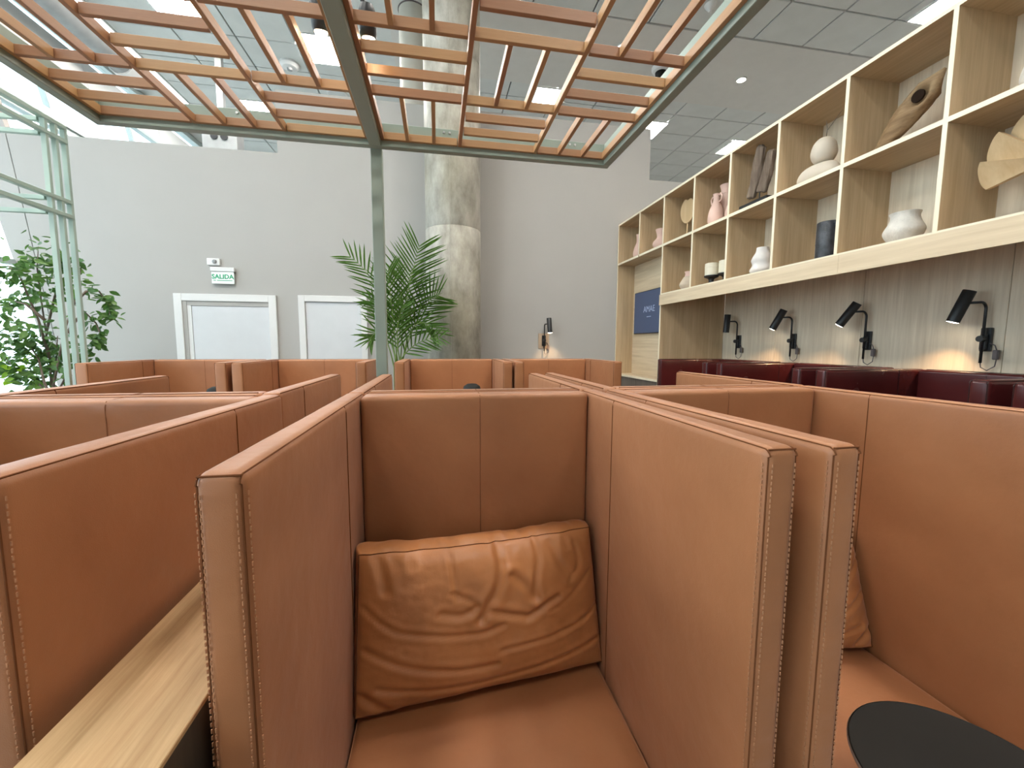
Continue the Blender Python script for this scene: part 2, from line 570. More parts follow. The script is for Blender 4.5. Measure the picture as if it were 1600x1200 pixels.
plane_box('wall_right', (9.0, -6.2, 0), (9.2, 14.2, CZ + 0.05), M['wall'])
plane_box('wall_front', (-5.6, -6.2, 0), (9.2, -6.0, CZ + 0.05), M['wall'])
plane_box('wall_far', (-6.3, 14.0, 0), (9.2, 14.2, CZ + 0.05), M['wall'])

# slanted glass wall on the left
win = group_empty('window_1', (0, 0, 0), 'slanted glass wall with pale frames')


def band(z0, z1, t0, t1, y0=-6.0, y1=14.0):
    a = [(slant(z0) - t0, Z(z0)), (slant(z0) - t1, Z(z0)), (slant(z1) - t1, Z(z1)), (slant(z1) - t0, Z(z1))]
    return MB().prism(a, 1, y0, y1)


band(3.18, 3.30, -0.02, 0.10).obj('transom', M['frame'], win)
band(3.30, 3.44, -0.05, 0.10).obj('transom', M['frame'], win)
band(4.21, 4.27, -0.02, 0.10).obj('transom', M['frame'], win)
band(5.0, 5.22, -0.05, 0.12).obj('transom', M['frame'], win)
band(-H + 0.0, -H + 0.12, -0.02, 0.1).obj('sill', M['frame'], win)
py = -6.0
k = 0
ys = [-6.0 + 1.9 * i for i in range(11)] + [14.0]
ys = sorted(set([round(6.75 + 1.9 * i, 3) for i in range(-6, 4)] + [-6.0, 14.0]))
for a, b in zip(ys[:-1], ys[1:]):
    band(-H + 0.12, 3.18, 0.03, 0.04, a, b).obj('pane', M['glass'], win)
    band(3.44, 4.21, 0.03, 0.04, a, b).obj('pane', M['glass'], win)
    band(4.27, 4.83, 0.0, 0.04, a + 0.008, b - 0.008).obj('panel', M['white'], win)
    band(4.83, 5.0, 0.03, 0.04, a, b).obj('pane', M['glass'], win)
for a in ys[1:-1]:
    band(-H, 3.2, 0.0, 0.09, a - 0.04, a + 0.04).obj('mullion', M['mullion'], win)
    band(3.4, 4.25, 0.01, 0.09, a + 0.9 - 0.02, a + 0.9 + 0.02).obj('mullion', M['frame'], win)
band(0.95, 1.02, 0.0, 0.08).obj('transom', M['frame'], win)

# long ceiling pipe along the glass wall and its bracket
t = thing('ceiling_pipe', 'thick grey ventilation pipe running under the ceiling by the glass wall', 'pipe', (-5.42, 0, CZ - 0.24))
MB().tube([(0, -2, 0), (0, 8.8, 0)], 0.19, 20).obj('pipe_body', M['metal'], t, angle=0.6)
MB().tube([(0, 8.8, 0), (0, 9.25, 0)], 0.21, 20).obj('end_cap', M['white'], t, angle=0.6)
MB().bbox((-0.05, 8.2, 0.17), (0.05, 8.3, 0.24)).obj('hanger', M['metal'], t)

t = thing('ventilation_box', 'grey steel ceiling unit with two round knockouts peeking over the back wall', 'vent', (-3.75, 8.6, Z(3.35)))
MB().bbox((-0.28, -0.15, 0), (0.28, 0.15, 0.5), 0.01).obj('housing', M['metal'], t)
for s in (-0.08, 0.08):
    MB().tube([(s, -0.152, 0.30), (s, -0.165, 0.30)], 0.06, 14).obj('knockout', M['black'], t)
MB().box((-0.05, -0.05, 0.5), (0.05, 0.05, 1.8)).obj('hanger', M['metal'], t)

# ------------------------------------------------------------------ doors in the back wall
def door(name, x0, x1, zt, fw, label, inner):
    d = group_empty(name, (0, YW, 0), label)
    f = MB()
    y0 = -0.035
    f.bbox((x0, y0, 0), (x0 + fw, 0.0, zt), 0.004)
    f.obj('jamb', M['white'], d)
    MB().bbox((x1 - fw, y0, 0), (x1, 0.0, zt), 0.004).obj('jamb', M['white'], d)
    MB().bbox((x0 + fw, y0, zt - fw), (x1 - fw, 0.0, zt), 0.004).obj('head', M['white'], d)
    a, b, c = x0 + fw, x1 - fw, zt - fw
    if inner:
        MB().box((a, -0.022, 0), (a + 0.05, -0.001, c)).obj('stop', M['wall'], d)
        MB().box((a + 0.05, -0.015, 0), (a + 0.10, -0.001, c - 0.06)).obj('stop', M['white'], d)
        MB().box((a + 0.05, -0.018, c - 0.06), (b, -0.001, c)).obj('stop', M['wall'], d)
        a, c = a + 0.10, c - 0.06
    MB().bbox((a + 0.003, -0.010, 0.01), (b - 0.003, -0.002, c - 0.003), 0.002).obj('leaf', M['door'], d)
    h = MB().tube([(b - 0.07, -0.01, 1.02), (b - 0.07, -0.06, 1.02), (b - 0.18, -0.06, 1.02)], 0.009, 8)
    h.obj('handle', M['steel'], d, smooth=True)


door('door_1', -3.40, -2.16, Z(0.655), 0.095, 'wide white flush door with a stepped frame under the exit sign', True)
door('door_2', -1.88, -0.975, Z(0.668), 0.085, 'narrow white flush door beside the palm', False)

# exit sign and the little box above it
def text_part(body, size, mat, parent, loc, rot, ext=0.002, bold=0.0, name='lettering', align='CENTER'):
    cu = bpy.data.curves.new(name, 'FONT')
    cu.body = body
    cu.size = size
    cu.extrude = ext
    cu.offset = bold
    cu.align_x = align
    cu.resolution_u = 3
    tmp = bpy.data.objects.new(name, cu)
    C.objects.link(tmp)
    dg = bpy.context.evaluated_depsgraph_get()
    me = bpy.data.meshes.new_from_object(tmp.evaluated_get(dg))
    bpy.data.objects.remove(tmp)
    me.materials.clear()
    me.materials.append(mat)
    return place(name, me, parent, loc, rot)


t = thing('exit_sign', 'white exit sign with green letters SALIDA above the wide white door', 'sign', (-2.79, YW, Z(0.79)))
MB().bbox((-0.135, -0.045, 0), (0.135, -0.03, 0.155), 0.002).obj('face', M['sign'], t)
MB().bbox((-0.145, -0.055, 0.157), (0.145, -0.001, 0.215), 0.006).obj('housing', M['white'], t)
text_part('SALIDA', 0.080, M['green'], t, (0.0, -0.046, 0.066), (math.pi / 2, 0, 0), 0.001, 0.0022)
MB().box((-0.115, -0.0465, 0.038), (-0.085, -0.0455, 0.046)).box((-0.07, -0.0465, 0.038), (0.115, -0.0455, 0.046)).obj('rule', M['green'], t)
t = thing('emergency_lamp', 'small white wall box with a grey lens just above the exit sign', 'lamp', (-2.895, YW, Z(1.03)))
MB().bbox((-0.08, -0.04, 0), (0.075, -0.001, 0.09), 0.006).obj('housing', M['white'], t)
MB().lathe([(0.028, 0), (0.026, 0.012), (0.012, 0.02)], n=16).obj('lens', M['metal'], t, (0.015, -0.04, 0.045), smooth=True).rotation_euler = (math.pi / 2, 0, 0)

# ------------------------------------------------------------------ concrete column, duct
def col_dis(p):
    return 0.0


t = thing('column', 'bare round concrete column with form marks in front of the back wall', 'column', (0.235, 5.80, 0))
segs = [(0, 0.95), (0.95, Z(1.52)), (Z(1.52), Z(3.6)), (Z(3.6), CZ + 0.02)]
for a, b in segs:
    MB().lathe([(0.366, a), (0.370, a + 0.006), (0.370, b - 0.006), (0.366, b)], n=64).obj('cast_segment', M['concrete'], t, angle=0.6)
MB().box((-0.02, -0.3735, 0.1), (-0.008, -0.366, Z(5.1))).obj('form_seam', M['concrete'], t).rotation_euler = (0, 0, math.radians(-6))
t = thing('duct', 'cream round duct dropping from the ceiling behind the back wall', 'duct', (-0.31, 7.05, Z(2.6)))
MB().lathe([(0.21, 0), (0.21, 2.55)], n=32).obj('duct_body', M['duct'], t, angle=0.6)
MB().lathe([(0.21, 2.525), (0.222, 2.525), (0.222, 2.545), (0.21, 2.545)], n=32, cap=False).obj('collar', M['cable'], t, angle=0.6)

# small ceiling fittings
t = thing('security_camera', 'white dome camera with a black eye on the gypsum ceiling strip', 'camera', (4.16, 7.52, CZ - 0.01))
MB().lathe([(0.17, 0), (0.17, -0.03), (0.15, -0.07), (0.11, -0.09)], n=24).obj('housing', M['white'], t, angle=0.6)
bl = MB().lathe([(0.105, -0.085), (0.10, -0.13), (0.075, -0.175), (0.03, -0.195), (0.004, -0.198)], n=20)
bl.obj('dome', M['blacktop'], t, smooth=True)
for (x, y, lb) in ((3.2, 3.5, 'added unseen fill downlight over the oak shelves and burgundy armchairs'), (0.9, 3.3, 'added unseen fill downlight over the far row of tan armchairs'), (2.9, 0.9, 'added unseen fill downlight over the nearest burgundy armchair'), (5.87, 7.55, 'small lit round downlight in the grey ceiling strip right of the lattice'), (3.21, 7.16, 'small lit round downlight glimpsed through the right half of the lattice')):  # those nearer than the gypsum strip are out of view, added as fill
    t = thing('downlight', lb, 'light', (x, y, CZ - 0.01))
    MB().lathe([(0.10, 0), (0.10, -0.012), (0.075, -0.016)], n=20, cap=False).obj('ring', M['white'], t)
    MB().lathe([(0.075, -0.006), (0.074, -0.012)], n=20).obj('lens', M['dl'], t)
    sp = bpy.data.lights.new('downlight_beam', 'SPOT')
    sp.energy, sp.color, sp.spot_size, sp.spot_blend, sp.shadow_soft_size = DOWNLIGHT, (1.0, 0.86, 0.70), math.radians(125), 0.7, 0.07
    lo = bpy.data.objects.new('downlight_beam', sp)
    lo.parent, lo.location = t, (0, 0, -0.03)
    C.objects.link(lo)
t = thing('smoke_detector', 'round white smoke detector on the ceiling tiles, nearer the middle beam', 'detector', (-2.62, 8.72, CZ))
MB().lathe([(0.17, 0), (0.17, -0.03), (0.12, -0.07), (0.06, -0.08)], n=22).obj('housing', M['white'], t, angle=0.5)
MB().lathe([(0.05, -0.075), (0.045, -0.11), (0.02, -0.12)], n=14).obj('sensor', M['metal'], t, angle=0.5)
t = thing('ceiling_speaker', 'round pale speaker grille flush in the ceiling tiles behind the lattice', 'speaker', (-1.97, 9.52, CZ))
MB().lathe([(0.20, 0), (0.20, -0.018), (0.17, -0.024)], n=24, cap=False).obj('ring', M['white'], t, angle=0.5)
MB().lathe([(0.17, -0.010), (0.168, -0.020)], n=24).obj('grille', M['tile'], t)
t = thing('sensor', 'small white cone sensor on the ceiling beyond the lattice corner', 'sensor', (4.15, 6.10, CZ))
MB().lathe([(0.09, 0), (0.07, -0.04), (0.02, -0.10)], n=16).obj('housing', M['white'], t, angle=0.5)

# ------------------------------------------------------------------ lattice canopy
can = thing('pergola', 'sage steel frame with a woven wooden slat lattice overhead', 'pergola', (-0.305, 2.355, 0))
OX, OY = -0.305, 2.355
zb0, zb1 = Z(1.030), Z(1.145)
YN = -1.60                                  # rear end, behind the viewer


def cbox(x0, y0, z0, x1, y1, z1, r=0.002):
    return MB().bbox((x0 - OX, y0 - OY, z0), (x1 - OX, y1 - OY, z1), r)


cbox(-1.575, 2.335, zb0, 0.995, 2.375, zb1).obj('beam', M['sage'], can)
cbox(-1.575, YN - 0.04, zb0, 0.995, YN, zb1).obj('beam', M['sage'], can)
for x0, x1 in ((-1.575, -1.535), (-0.335, -0.275), (0.955, 0.995)):
    cbox(x0, YN, zb0, x1, 2.335, zb1).obj('beam', M['sage'], can)
cbox(-0.335, 2.376, 0, -0.277, 2.432, zb1 - 0.01).obj('post', M['sage'], can)
cbox(-0.335, YN - 0.097, 0, -0.277, YN - 0.041, zb1 - 0.01).obj('post', M['sage'], can)
for bx in (-1.30, -0.95, -0.60, 0.05, 0.40, 0.75):
    MB().tube([(bx - OX, 2.334 - OY, Z(1.125)), (bx - OX, 2.329 - OY, Z(1.125))], 0.006, 8).tube([(bx + 0.03 - OX, 2.334 - OY, Z(1.125)), (bx + 0.03 - OX, 2.329 - OY, Z(1.125))], 0.006, 8).obj('bolt', M['steel'], can)
zs0, zs1, tk = Z(1.058), Z(1.094), 0.018
rows = [2.335] + [2.326 - 0.3965 * k for k in range(1, 11)]
slat_cache = {}


def slat(cx, cy, ln, ax, jitter=True):
    key = (round(ln, 3), ax)
    if key not in slat_cache:
        h = (zs1 - zs0)
        a = (ln / 2, tk / 2) if ax == 'x' else (tk / 2, ln / 2)
        slat_cache[key] = MB().bbox((-a[0], -a[1], 0), (a[0], a[1], h), 0.0012).mesh('slat', M['slat_x' if ax == 'x' else 'slat_y'])
    place('slat', slat_cache[key], can, (cx - OX, cy - OY, zs0))


for xs, par in (((-1.535, -1.1375, -0.735, -0.335), 0), ((-0.275, 0.1325, 0.5475, 0.955), 1)):
    # border slats and the long lines
    for i, x in enumerate(xs):
        xx = x + (tk / 2 if i == 0 else -tk / 2 if i == 3 else 0)
        slat(xx, (2.335 + YN) / 2, 2.335 - YN, 'y')
    for j, y in enumerate(rows):
        yy = y - tk / 2 if j == 0 else y
        if yy < YN + 0.02:
            continue
        for a, b in zip(xs[:-1], xs[1:]):
            slat((a + b) / 2, yy, b - a - tk * (1.0 if (a != xs[0] and b != xs[3]) else 1.5), 'x')
    for j in range(len(rows) - 1):
        y1, y0 = rows[j], rows[j + 1]
        if y0 < YN:
            y0 = YN
        for i in range(3):
            x0, x1 = xs[i], xs[i + 1]
            if (i + j + par) % 2 == 0:          # crosswise pair
                for q in (1, 2):
                    slat((x0 + x1) / 2 + (0.005 if i == 0 else -0.005 if i == 2 else 0), y0 + (y1 - y0) * q / 3, x1 - x0 - tk * 1.5, 'x')
            else:
                for q in (1, 2):
                    slat(x0 + (x1 - x0) * q / 3, (y0 + y1) / 2, y1 - y0 - tk * 1.02, 'y')

# two spots hung inside the lattice
for sx, lb, tilt in ((-0.235, 'black lattice spotlight with a glowing bulb right of the middle beam', 0.35), (-0.400, 'black lattice spotlight with a glowing bulb left of the middle beam', -0.2)):
    t = thing('spotlight', lb, 'light', (sx, 1.70, Z(1.125)), 0, 'lattice spotlights')
    MB().lathe([(0.026, 0.0), (0.03, 0.01), (0.032, 0.075), (0.022, 0.10), (0.006, 0.105)], n=18).obj('shade', M['black'], t, angle=0.6)
    MB().lathe([(0.006, -0.018), (0.018, -0.012), (0.024, 0.004), (0.024, 0.02)], n=16).obj('bulb', M['bulb'], t, smooth=True)
    s = -1 if sx > -0.3 else 1
    MB().tube([(0.0, 0, 0.09), (s * 0.02, 0, 0.12), (s * 0.03, 0, 0.14)], 0.008, 8).obj('arm', M['black'], t)
    t.rotation_euler = (0.25, 0, 0)

# ------------------------------------------------------------------ sage trellis by the glass wall
tr = thing('trellis', 'pale sage steel trellis screen of thin bars in front of the ficus', 'trellis', (-2.93, 3.9, 0))
for y in (3.883, 3.970, 4.056):
    MB().bbox((-0.018, y - 3.9 - 0.013, 0), (0.018, y - 3.9 + 0.013, Z(1.735)), 0.002).obj('post', M['sage_pale'], tr)
for y in (2.35, 1.2):
    MB().bbox((-0.018, y - 3.9 - 0.013, 0), (0.018, y - 3.9 + 0.013, Z(1.735)), 0.002).obj('post', M['sage_pale'], tr)
for z in (1.715, 1.605, 1.135, 1.02):
    MB().bbox((-0.022, 1.2 - 3.9, Z(z) - 0.015), (0.022, 4.06 - 3.9, Z(z) + 0.015), 0.002).obj('rail', M['sage_pale'], tr)
for z in (1.690, 1.590, 1.115, 1.010):
    MB().bbox((-1.6, -0.0345, Z(z) - 0.016), (-0.028, -0.002, Z(z) + 0.016), 0.002).obj('rail', M['sage_pale'], tr)
MB().bbox((-1.64, -0.04, 0), (-1.6, 0.0, Z(1.71)), 0.002).obj('post', M['sage_pale'], tr)

# ------------------------------------------------------------------ oak shelf wall on the right
XS, XB, XW = 2.803, 3.215, 3.71
sh = thing('shelf_unit', 'tall oak shelf wall with two rows of open cubes and a television niche', 'shelves', (XS, 4.87, 0))
SY = 4.87


def sbox(x0, y0, z0, x1, y1, z1):
    return MB().box((x0 - XS, y0 - SY, Z(z0)), (x1 - XS, y1 - SY, Z(z1)))


div = [6.175, 5.495, 4.868, 4.255, 3.688, 3.118, 2.540, 1.943, 1.350, 0.757, 0.164]
th = 0.024
top = 1.862
edges = []
for i, y in enumerate(div):
    z0 = 1.27 if i == 1 else (-H if i in (0, 2) else 0.645)
    d = sbox(XS + 0.002, y - th / 2, z0, XB if i != 2 and i != 0 else (XB if i == 0 else XW), y + th / 2, top - th).obj('divider', M['oak_v'], sh)
    sbox(XS - 0.001, y - th / 2, z0, XS + 0.0015, y + th / 2, top).obj('edge_band', M['edge'], d)
b = sbox(XS + 0.002, div[-1], top - th, XB + 0.02, 6.187, top).obj('top_board', M['oak_h'], sh)
sbox(XS - 0.0012, div[-1], top - th, XS + 0.0015, 6.187, top + 0.0005).obj('edge_band', M['edge'], b)
for i in range(len(div) - 1):
    ya, yb = div[i + 1] + th / 2, div[i] - th / 2
    s = sbox(XS + 0.002, ya, 1.240, XB, yb, 1.268).obj('shelf_board', M['oak_h'], sh)
    sbox(XS - 0.001, ya, 1.240, XS + 0.0015, yb, 1.268).obj('edge_band', M['edge'], s)
    sbox(XB, ya - th, 1.268, XB + 0.015, yb + th, top).obj('back_panel', M['oak_wall'], sh)
    if i >= 2:
        sbox(XB, ya - th, 0.645, XB + 0.015, yb + th, 1.240).obj('back_panel', M['oak_wall'], sh)
# bottom deck with a deep fascia
sbox(XS + 0.004, div[-1], 0.617, XB, 4.856, 0.645).obj('deck', M['oak_h'], sh)
for a, b in ((div[-1], 2.50), (2.502, 4.880)):
    sbox(XS - 0.012, a, 0.508, XS + 0.003, b, 0.640).obj('fascia', M['oak_pale'], sh)
sbox(XS - 0.012, div[-1], 0.640, XS + 0.003, 4.856, 0.652).obj('deck_edge', M['edge'], sh)
sbox(XB + 0.016, div[-1], 0.695, XW + 0.03, 4.856, 0.707).obj('slot_light_block', M['oak_h'], sh)  # hidden board, added to stop light falling through behind the shelves
# television niche
XN = 3.085
sbox(XN, 4.88, -0.45, XN + 0.015, 6.163, 1.24).obj('niche_back', M['oak_pale'], sh)
n0 = sbox(XS, 4.88, -0.475, XN, 6.163, -0.445).obj('niche_shelf', M['oak_pale'], sh)
sbox(XS - 0.001, 4.88, -0.475, XS + 0.0015, 6.163, -0.445).obj('edge_band', M['edge'], n0)
sbox(XS + 0.03, 5.52, -H, XS + 0.05, 6.163, -0.475).obj('plinth_panel', M['grey_wood'], sh)
sbox(XS + 0.03, 4.88, -H, XS + 0.05, 5.515, -0.475).obj('plinth_panel', M['grey_wood'], sh)

# oak cladding behind the burgundy armchairs
wr = group_empty('wall_clad', (XW, 0, 0), 'pale oak panelled wall under the shelves')
wr['kind'] = 'structure'
wr.name = 'trim_2'
for a, b in ((4.0, 4.85), (3.06, 4.0), (2.11, 3.06), (1.16, 2.11), (0.21, 1.16), (-0.74, 0.21)):
    MB().bbox((0, a + 0.0015, 0), (0.03, b - 0.0015, Z(0.69)), 0.002).obj('panel', M['oak_wall'], wr)

# television
t = thing('television', 'dark blue television screen mounted in the oak niche', 'television', (XN - 0.001, 5.51, Z(0.49)))
MB().bbox((-0.035, -0.55, -0.315), (0, 0.55, 0.315), 0.004).obj('casing', M['bezel'], t)
MB().box((-0.037, -0.538, -0.303), (-0.034, 0.538, 0.303)).obj('screen', M['screen'], t)
text_part('AMAE', 0.125, M['screen_text'], t, (-0.038, 0.09, 0.0), (math.pi / 2, 0, -math.pi / 2), 0.0005)
text_part('LOUNGE', 0.035, M['screen_text'], t, (-0.038, 0.09, -0.075), (math.pi / 2, 0, -math.pi / 2), 0.0005) if False else MB().box((-0.0385, 0.03, -0.075), (-0.037, 0.15, -0.065)).obj('small_lettering', M['screen_text'], t)


# ------------------------------------------------------------------ ornaments on the shelves
ZL, ZU = Z(0.645), Z(1.268)


def pot(name, prof, mat, label, cat, loc, group=None, dis=None, n=32, inner=None):
    t = thing(name, label, cat, loc, 0, group)
    r, z = prof[-1]
    p = list(prof) + [(r * 0.86, z - 0.002), (r * 0.8, z * 0.8)]
    MB().lathe(p, n=n, dis=dis).obj('vessel', mat, t, angle=1.0)
    return t


def smooth_prof(pts, k=6):
    out = []
    P = [pts[0]] + list(pts) + [pts[-1]]
    for i in range(1, len(P) - 2):
        for j in range(k):
            u = j / k
            out.append(tuple(0.5 * (2 * P[i][c] + (P[i + 1][c] - P[i - 1][c]) * u + (2 * P[i - 1][c] - 5 * P[i][c] + 4 * P[i + 1][c] - P[i + 2][c]) * u * u + (-P[i - 1][c] + 3 * P[i][c] - 3 * P[i + 1][c] + P[i + 2][c]) * u ** 3) for c in (0, 1)))
    return out + [pts[-1]]


pot('vase', smooth_prof([(0.05, 0), (0.075, 0.07), (0.06, 0.16), (0.03, 0.24), (0.028, 0.30), (0.035, 0.36)]), M['pink'], 'slim pink bottle vase in the shelf cube next to the back wall', 'vase', (2.95, 5.80, ZU), 'pink clay vases')
pot('vase', smooth_prof([(0.06, 0), (0.105, 0.07), (0.10, 0.12), (0.055, 0.18), (0.075, 0.28)]), M['pink'], 'squat pink vase with a flared neck, second shelf cube from the back wall', 'vase', (2.98, 5.22, ZU), 'pink clay vases')
pot('vase', smooth_prof([(0.065, 0), (0.085, 0.09), (0.075, 0.22), (0.05, 0.33), (0.055, 0.38), (0.07, 0.44)]), M['pink'], 'tall pink vase behind the two-handled one', 'vase', (3.07, 4.075, ZU), 'pink clay vases')
v = pot('vase', smooth_prof([(0.065, 0), (0.08, 0.06), (0.07, 0.15), (0.035, 0.25), (0.03, 0.30), (0.04, 0.325)]), M['pink'], 'pink vase with two little handles at its neck', 'vase', (2.93, 4.045, ZU), 'pink clay vases')
for s in (-1, 1):
    MB().tube([(0.0, s * 0.035, 0.30), (0, s * 0.062, 0.315), (0, s * 0.085, 0.285), (0, s * 0.075, 0.245), (0, s * 0.042, 0.235)], 0.010, 8).obj('handle', M['pink'], v, smooth=True)
pot('vase', smooth_prof([(0.05, 0), (0.07, 0.06), (0.055, 0.14), (0.03, 0.20), (0.036, 0.24)]), M['pink'], 'small pink vase half hidden by the divider beside the two-handled one', 'vase', (2.96, 3.83, ZU), 'pink clay vases')
v = pot('jar', smooth_prof([(0.07, 0), (0.10, 0.05), (0.105, 0.085), (0.07, 0.15), (0.05, 0.17)]), M['sand'], 'round sand coloured jar with a pink neck on the lower shelf', 'jar', (2.95, 4.50, ZL))
MB().lathe([(0.052, 0.165), (0.045, 0.20), (0.055, 0.225), (0.046, 0.222), (0.036, 0.19)], n=24, cap=False).obj('neck', M['pink'], v, angle=0.8)

# carved leaf on a stem
def ginkgo(name, label, loc, R, stem, grooves, thick, a0, a1, rotz, cat='sculpture'):
    t = thing(name, label, cat, loc, rotz)
    b = MB()
    n = grooves
    nn = 10
    prev = None
    for k in range(n):
        t0 = a0 + (a1 - a0) * k / n
        t1 = a0 + (a1 - a0) * (k + 1) / n
        q = MB()
        vs, fs = [], []
        for i in range(nn + 1):
            u = i / nn
            th_ = t0 + (t1 - t0) * u
            bulge = 1 - 0.045 * abs(2 * u - 1) ** 3 + 0.03 * math.sin(k * 2.1)
            for j in range(7):
                w = j / 6
                r = R * bulge * (0.10 + 0.90 * w)
                c = 0.35 * w * (1 - w) * 0.6
                hgt = thick * (0.55 + 0.45 * u + 0.10 * math.sin(math.pi * u)) * (1 - 0.35 * w)
                for sgn in (-1, 1):
                    vs.append((sgn * hgt / 2 - 0.055 * u ** 1.4 * (0.35 + 0.65 * w) * thick / 0.06, r * math.cos(th_), stem + R * 0.05 + r * math.sin(th_)))
        w7 = 7
        for i in range(nn):
            for j in range(6):
                for sgn in (0, 1):
                    A, B_, C_, D = (i * w7 + j) * 2 + sgn, (i * w7 + j + 1) * 2 + sgn, ((i + 1) * w7 + j + 1) * 2 + sgn, ((i + 1) * w7 + j) * 2 + sgn
                    fs.append((A, B_, C_, D) if sgn else (D, C_, B_, A))
        for i in range(nn):
            for j in (0, 6):
                A, D = (i * w7 + j) * 2, ((i + 1) * w7 + j) * 2
                fs.append((A, A + 1, D + 1, D))
        for j in range(6):
            for i in (0, nn):
                A, B_ = (i * w7 + j) * 2, (i * w7 + j + 1) * 2
                fs.append((A, A + 1, B_ + 1, B_))
        q.add(vs, fs)
        q.obj('leaf_lobe', M['ginkgo'], t, angle=0.7)
    MB().tube([(0, 0, 0.006), (0, 0.0, stem * 0.5), (0, 0, stem + R * 0.16)], [0.028 * R / 0.2, 0.018 * R / 0.2, 0.03 * R / 0.2], 10).obj('stem', M['ginkgo'], t, smooth=True)
    MB().bbox((-0.05, -0.09, 0), (0.05, 0.09, 0.012), 0.003).obj('base', M['drift_dark'], t)
    return t


# outline leaf (pointed round leaf on a thin stalk)
t = thing('leaf_carving', 'pale carved wooden leaf on a thin stalk in the upper row', 'sculpture', (3.0, 4.66, ZU))
poly = []
for k in range(40):
    a = 2 * math.pi * k / 40
    r = 0.122 * (1 - 0.22 * max(0, math.cos(a - math.pi / 2 - 0.05)) ** 22 + 0.05 * math.sin(2 * a))
    poly.append((r * 1.15 * math.cos(a), 0.355 + r * 1.22 * math.sin(a)))
MB().prism(poly, 0, -0.012, 0.012).obj('leaf', M['ginkgo'], t, angle=0.9)
MB().tube([(0, 0, 0.01), (0, 0.0, 0.24)], [0.012, 0.008], 8).obj('stem', M['ginkgo'], t, smooth=True)
MB().bbox((-0.05, -0.13, 0), (0.05, 0.13, 0.012), 0.003).obj('base', M['drift_dark'], t)

ginkgo('fan_carving', 'large carved wooden ginkgo fan with ribbed lobes in the lower row', (3.0, 1.585, ZL), 0.285, 0.27, 7, 0.06, math.radians(-14), math.radians(194), 0)

# candles on black stands
for (y, x, h0, lb) in ((4.055, 2.92, 0.065, 'thick cream candle on a black footed stand, front one'), (3.925, 2.99, 0.075, 'thick cream candle on a black footed stand beside the divider')):
    t = thing('candle', lb, 'candle', (x, y, ZL), 0, 'candles on black stands')
    MB().lathe(smooth_prof([(0.045, 0), (0.032, 0.01), (0.028, h0), (0.07, h0 + 0.025), (0.074, h0 + 0.04)], 4), n=24).obj('stand', M['black'], t, angle=0.7)
    MB().lathe([(0.064, h0 + 0.041), (0.068, h0 + 0.045), (0.068, h0 + 0.125), (0.070, h0 + 0.127), (0.070, h0 + 0.135), (0.068, h0 + 0.137), (0.068, h0 + 0.165), (0.06, h0 + 0.17)], n=24).obj('wax', M['wax'], t, angle=0.7)

# lumpy vase, crackled pot, dark cylinder
pot('vase', smooth_prof([(0.06, 0), (0.095, 0.05), (0.082, 0.10), (0.088, 0.15), (0.058, 0.21), (0.05, 0.255)]), M['chalk'], 'lumpy white vase on the lower shelf', 'vase', (2.96, 3.40, ZL), None, lambda p: 0.10 * noise.noise(p * 14))
pot('pot', smooth_prof([(0.055, 0), (0.090, 0.05), (0.104, 0.095), (0.082, 0.145), (0.073, 0.18), (0.080, 0.205)]), M['crackle'], 'crackled white bellied pot on the lower shelf', 'pot', (2.96, 2.222, ZL), None, lambda p: 0.06 * noise.noise(p * 10))
v = pot('vase', [(0.072, 0), (0.075, 0.01), (0.074, 0.15), (0.076, 0.16), (0.075, 0.17), (0.074, 0.325), (0.07, 0.33)], M['charcoal'], 'tall charcoal cylinder vase with a small lug', 'vase', (3.06, 2.85, ZL), None, lambda p: 0.02 * noise.noise(p * 30))
MB().tube([(-0.02, -0.07, 0.31), (-0.025, -0.088, 0.305), (-0.025, -0.088, 0.285), (-0.02, -0.07, 0.28)], 0.008, 8).obj('lug', M['charcoal'], v, smooth=True)

# driftwood on a stand
t = thing('driftwood_piece', 'grey driftwood slab upright on a black stand', 'sculpture', (2.91, 3.42, ZU))
MB().bbox((-0.07, -0.16, 0), (0.07, 0.17, 0.045), 0.003).obj('base', M['black'], t)
MB().tube([(0, 0.0, 0.025), (0, 0.0, 0.13)], 0.005, 8).obj('rod', M['black'], t)


def plank(c, s, seed, lean, taper):
    b = MB().rbox((0, 0, 0), s, 0.018, 0.02, 2, lambda o, n_: 0.018 * fbm((o.x, o.y, o.z * 0.35), 14, seed))
    out = []
    for p in b.v:
        u = p[2] / s[2] + 0.5
        k_ = 1 - taper * abs(u - 0.4) ** 1.5
        out.append((p[0] * k_ + c[0], p[1] * k_ + c[1] + lean * (u - 0.5), p[2] + c[2] + 0.25 * p[1]))
    b.v = out
    return b


plank((0, 0.05, 0.315), (0.05, 0.10, 0.42), 2.0, -0.11, 0.5).obj('slab', M['drift'], t, smooth=True)
plank((0.01, -0.055, 0.285), (0.05, 0.10, 0.33), 5.0, -0.09, 0.5).obj('slab', M['drift'], t, smooth=True)

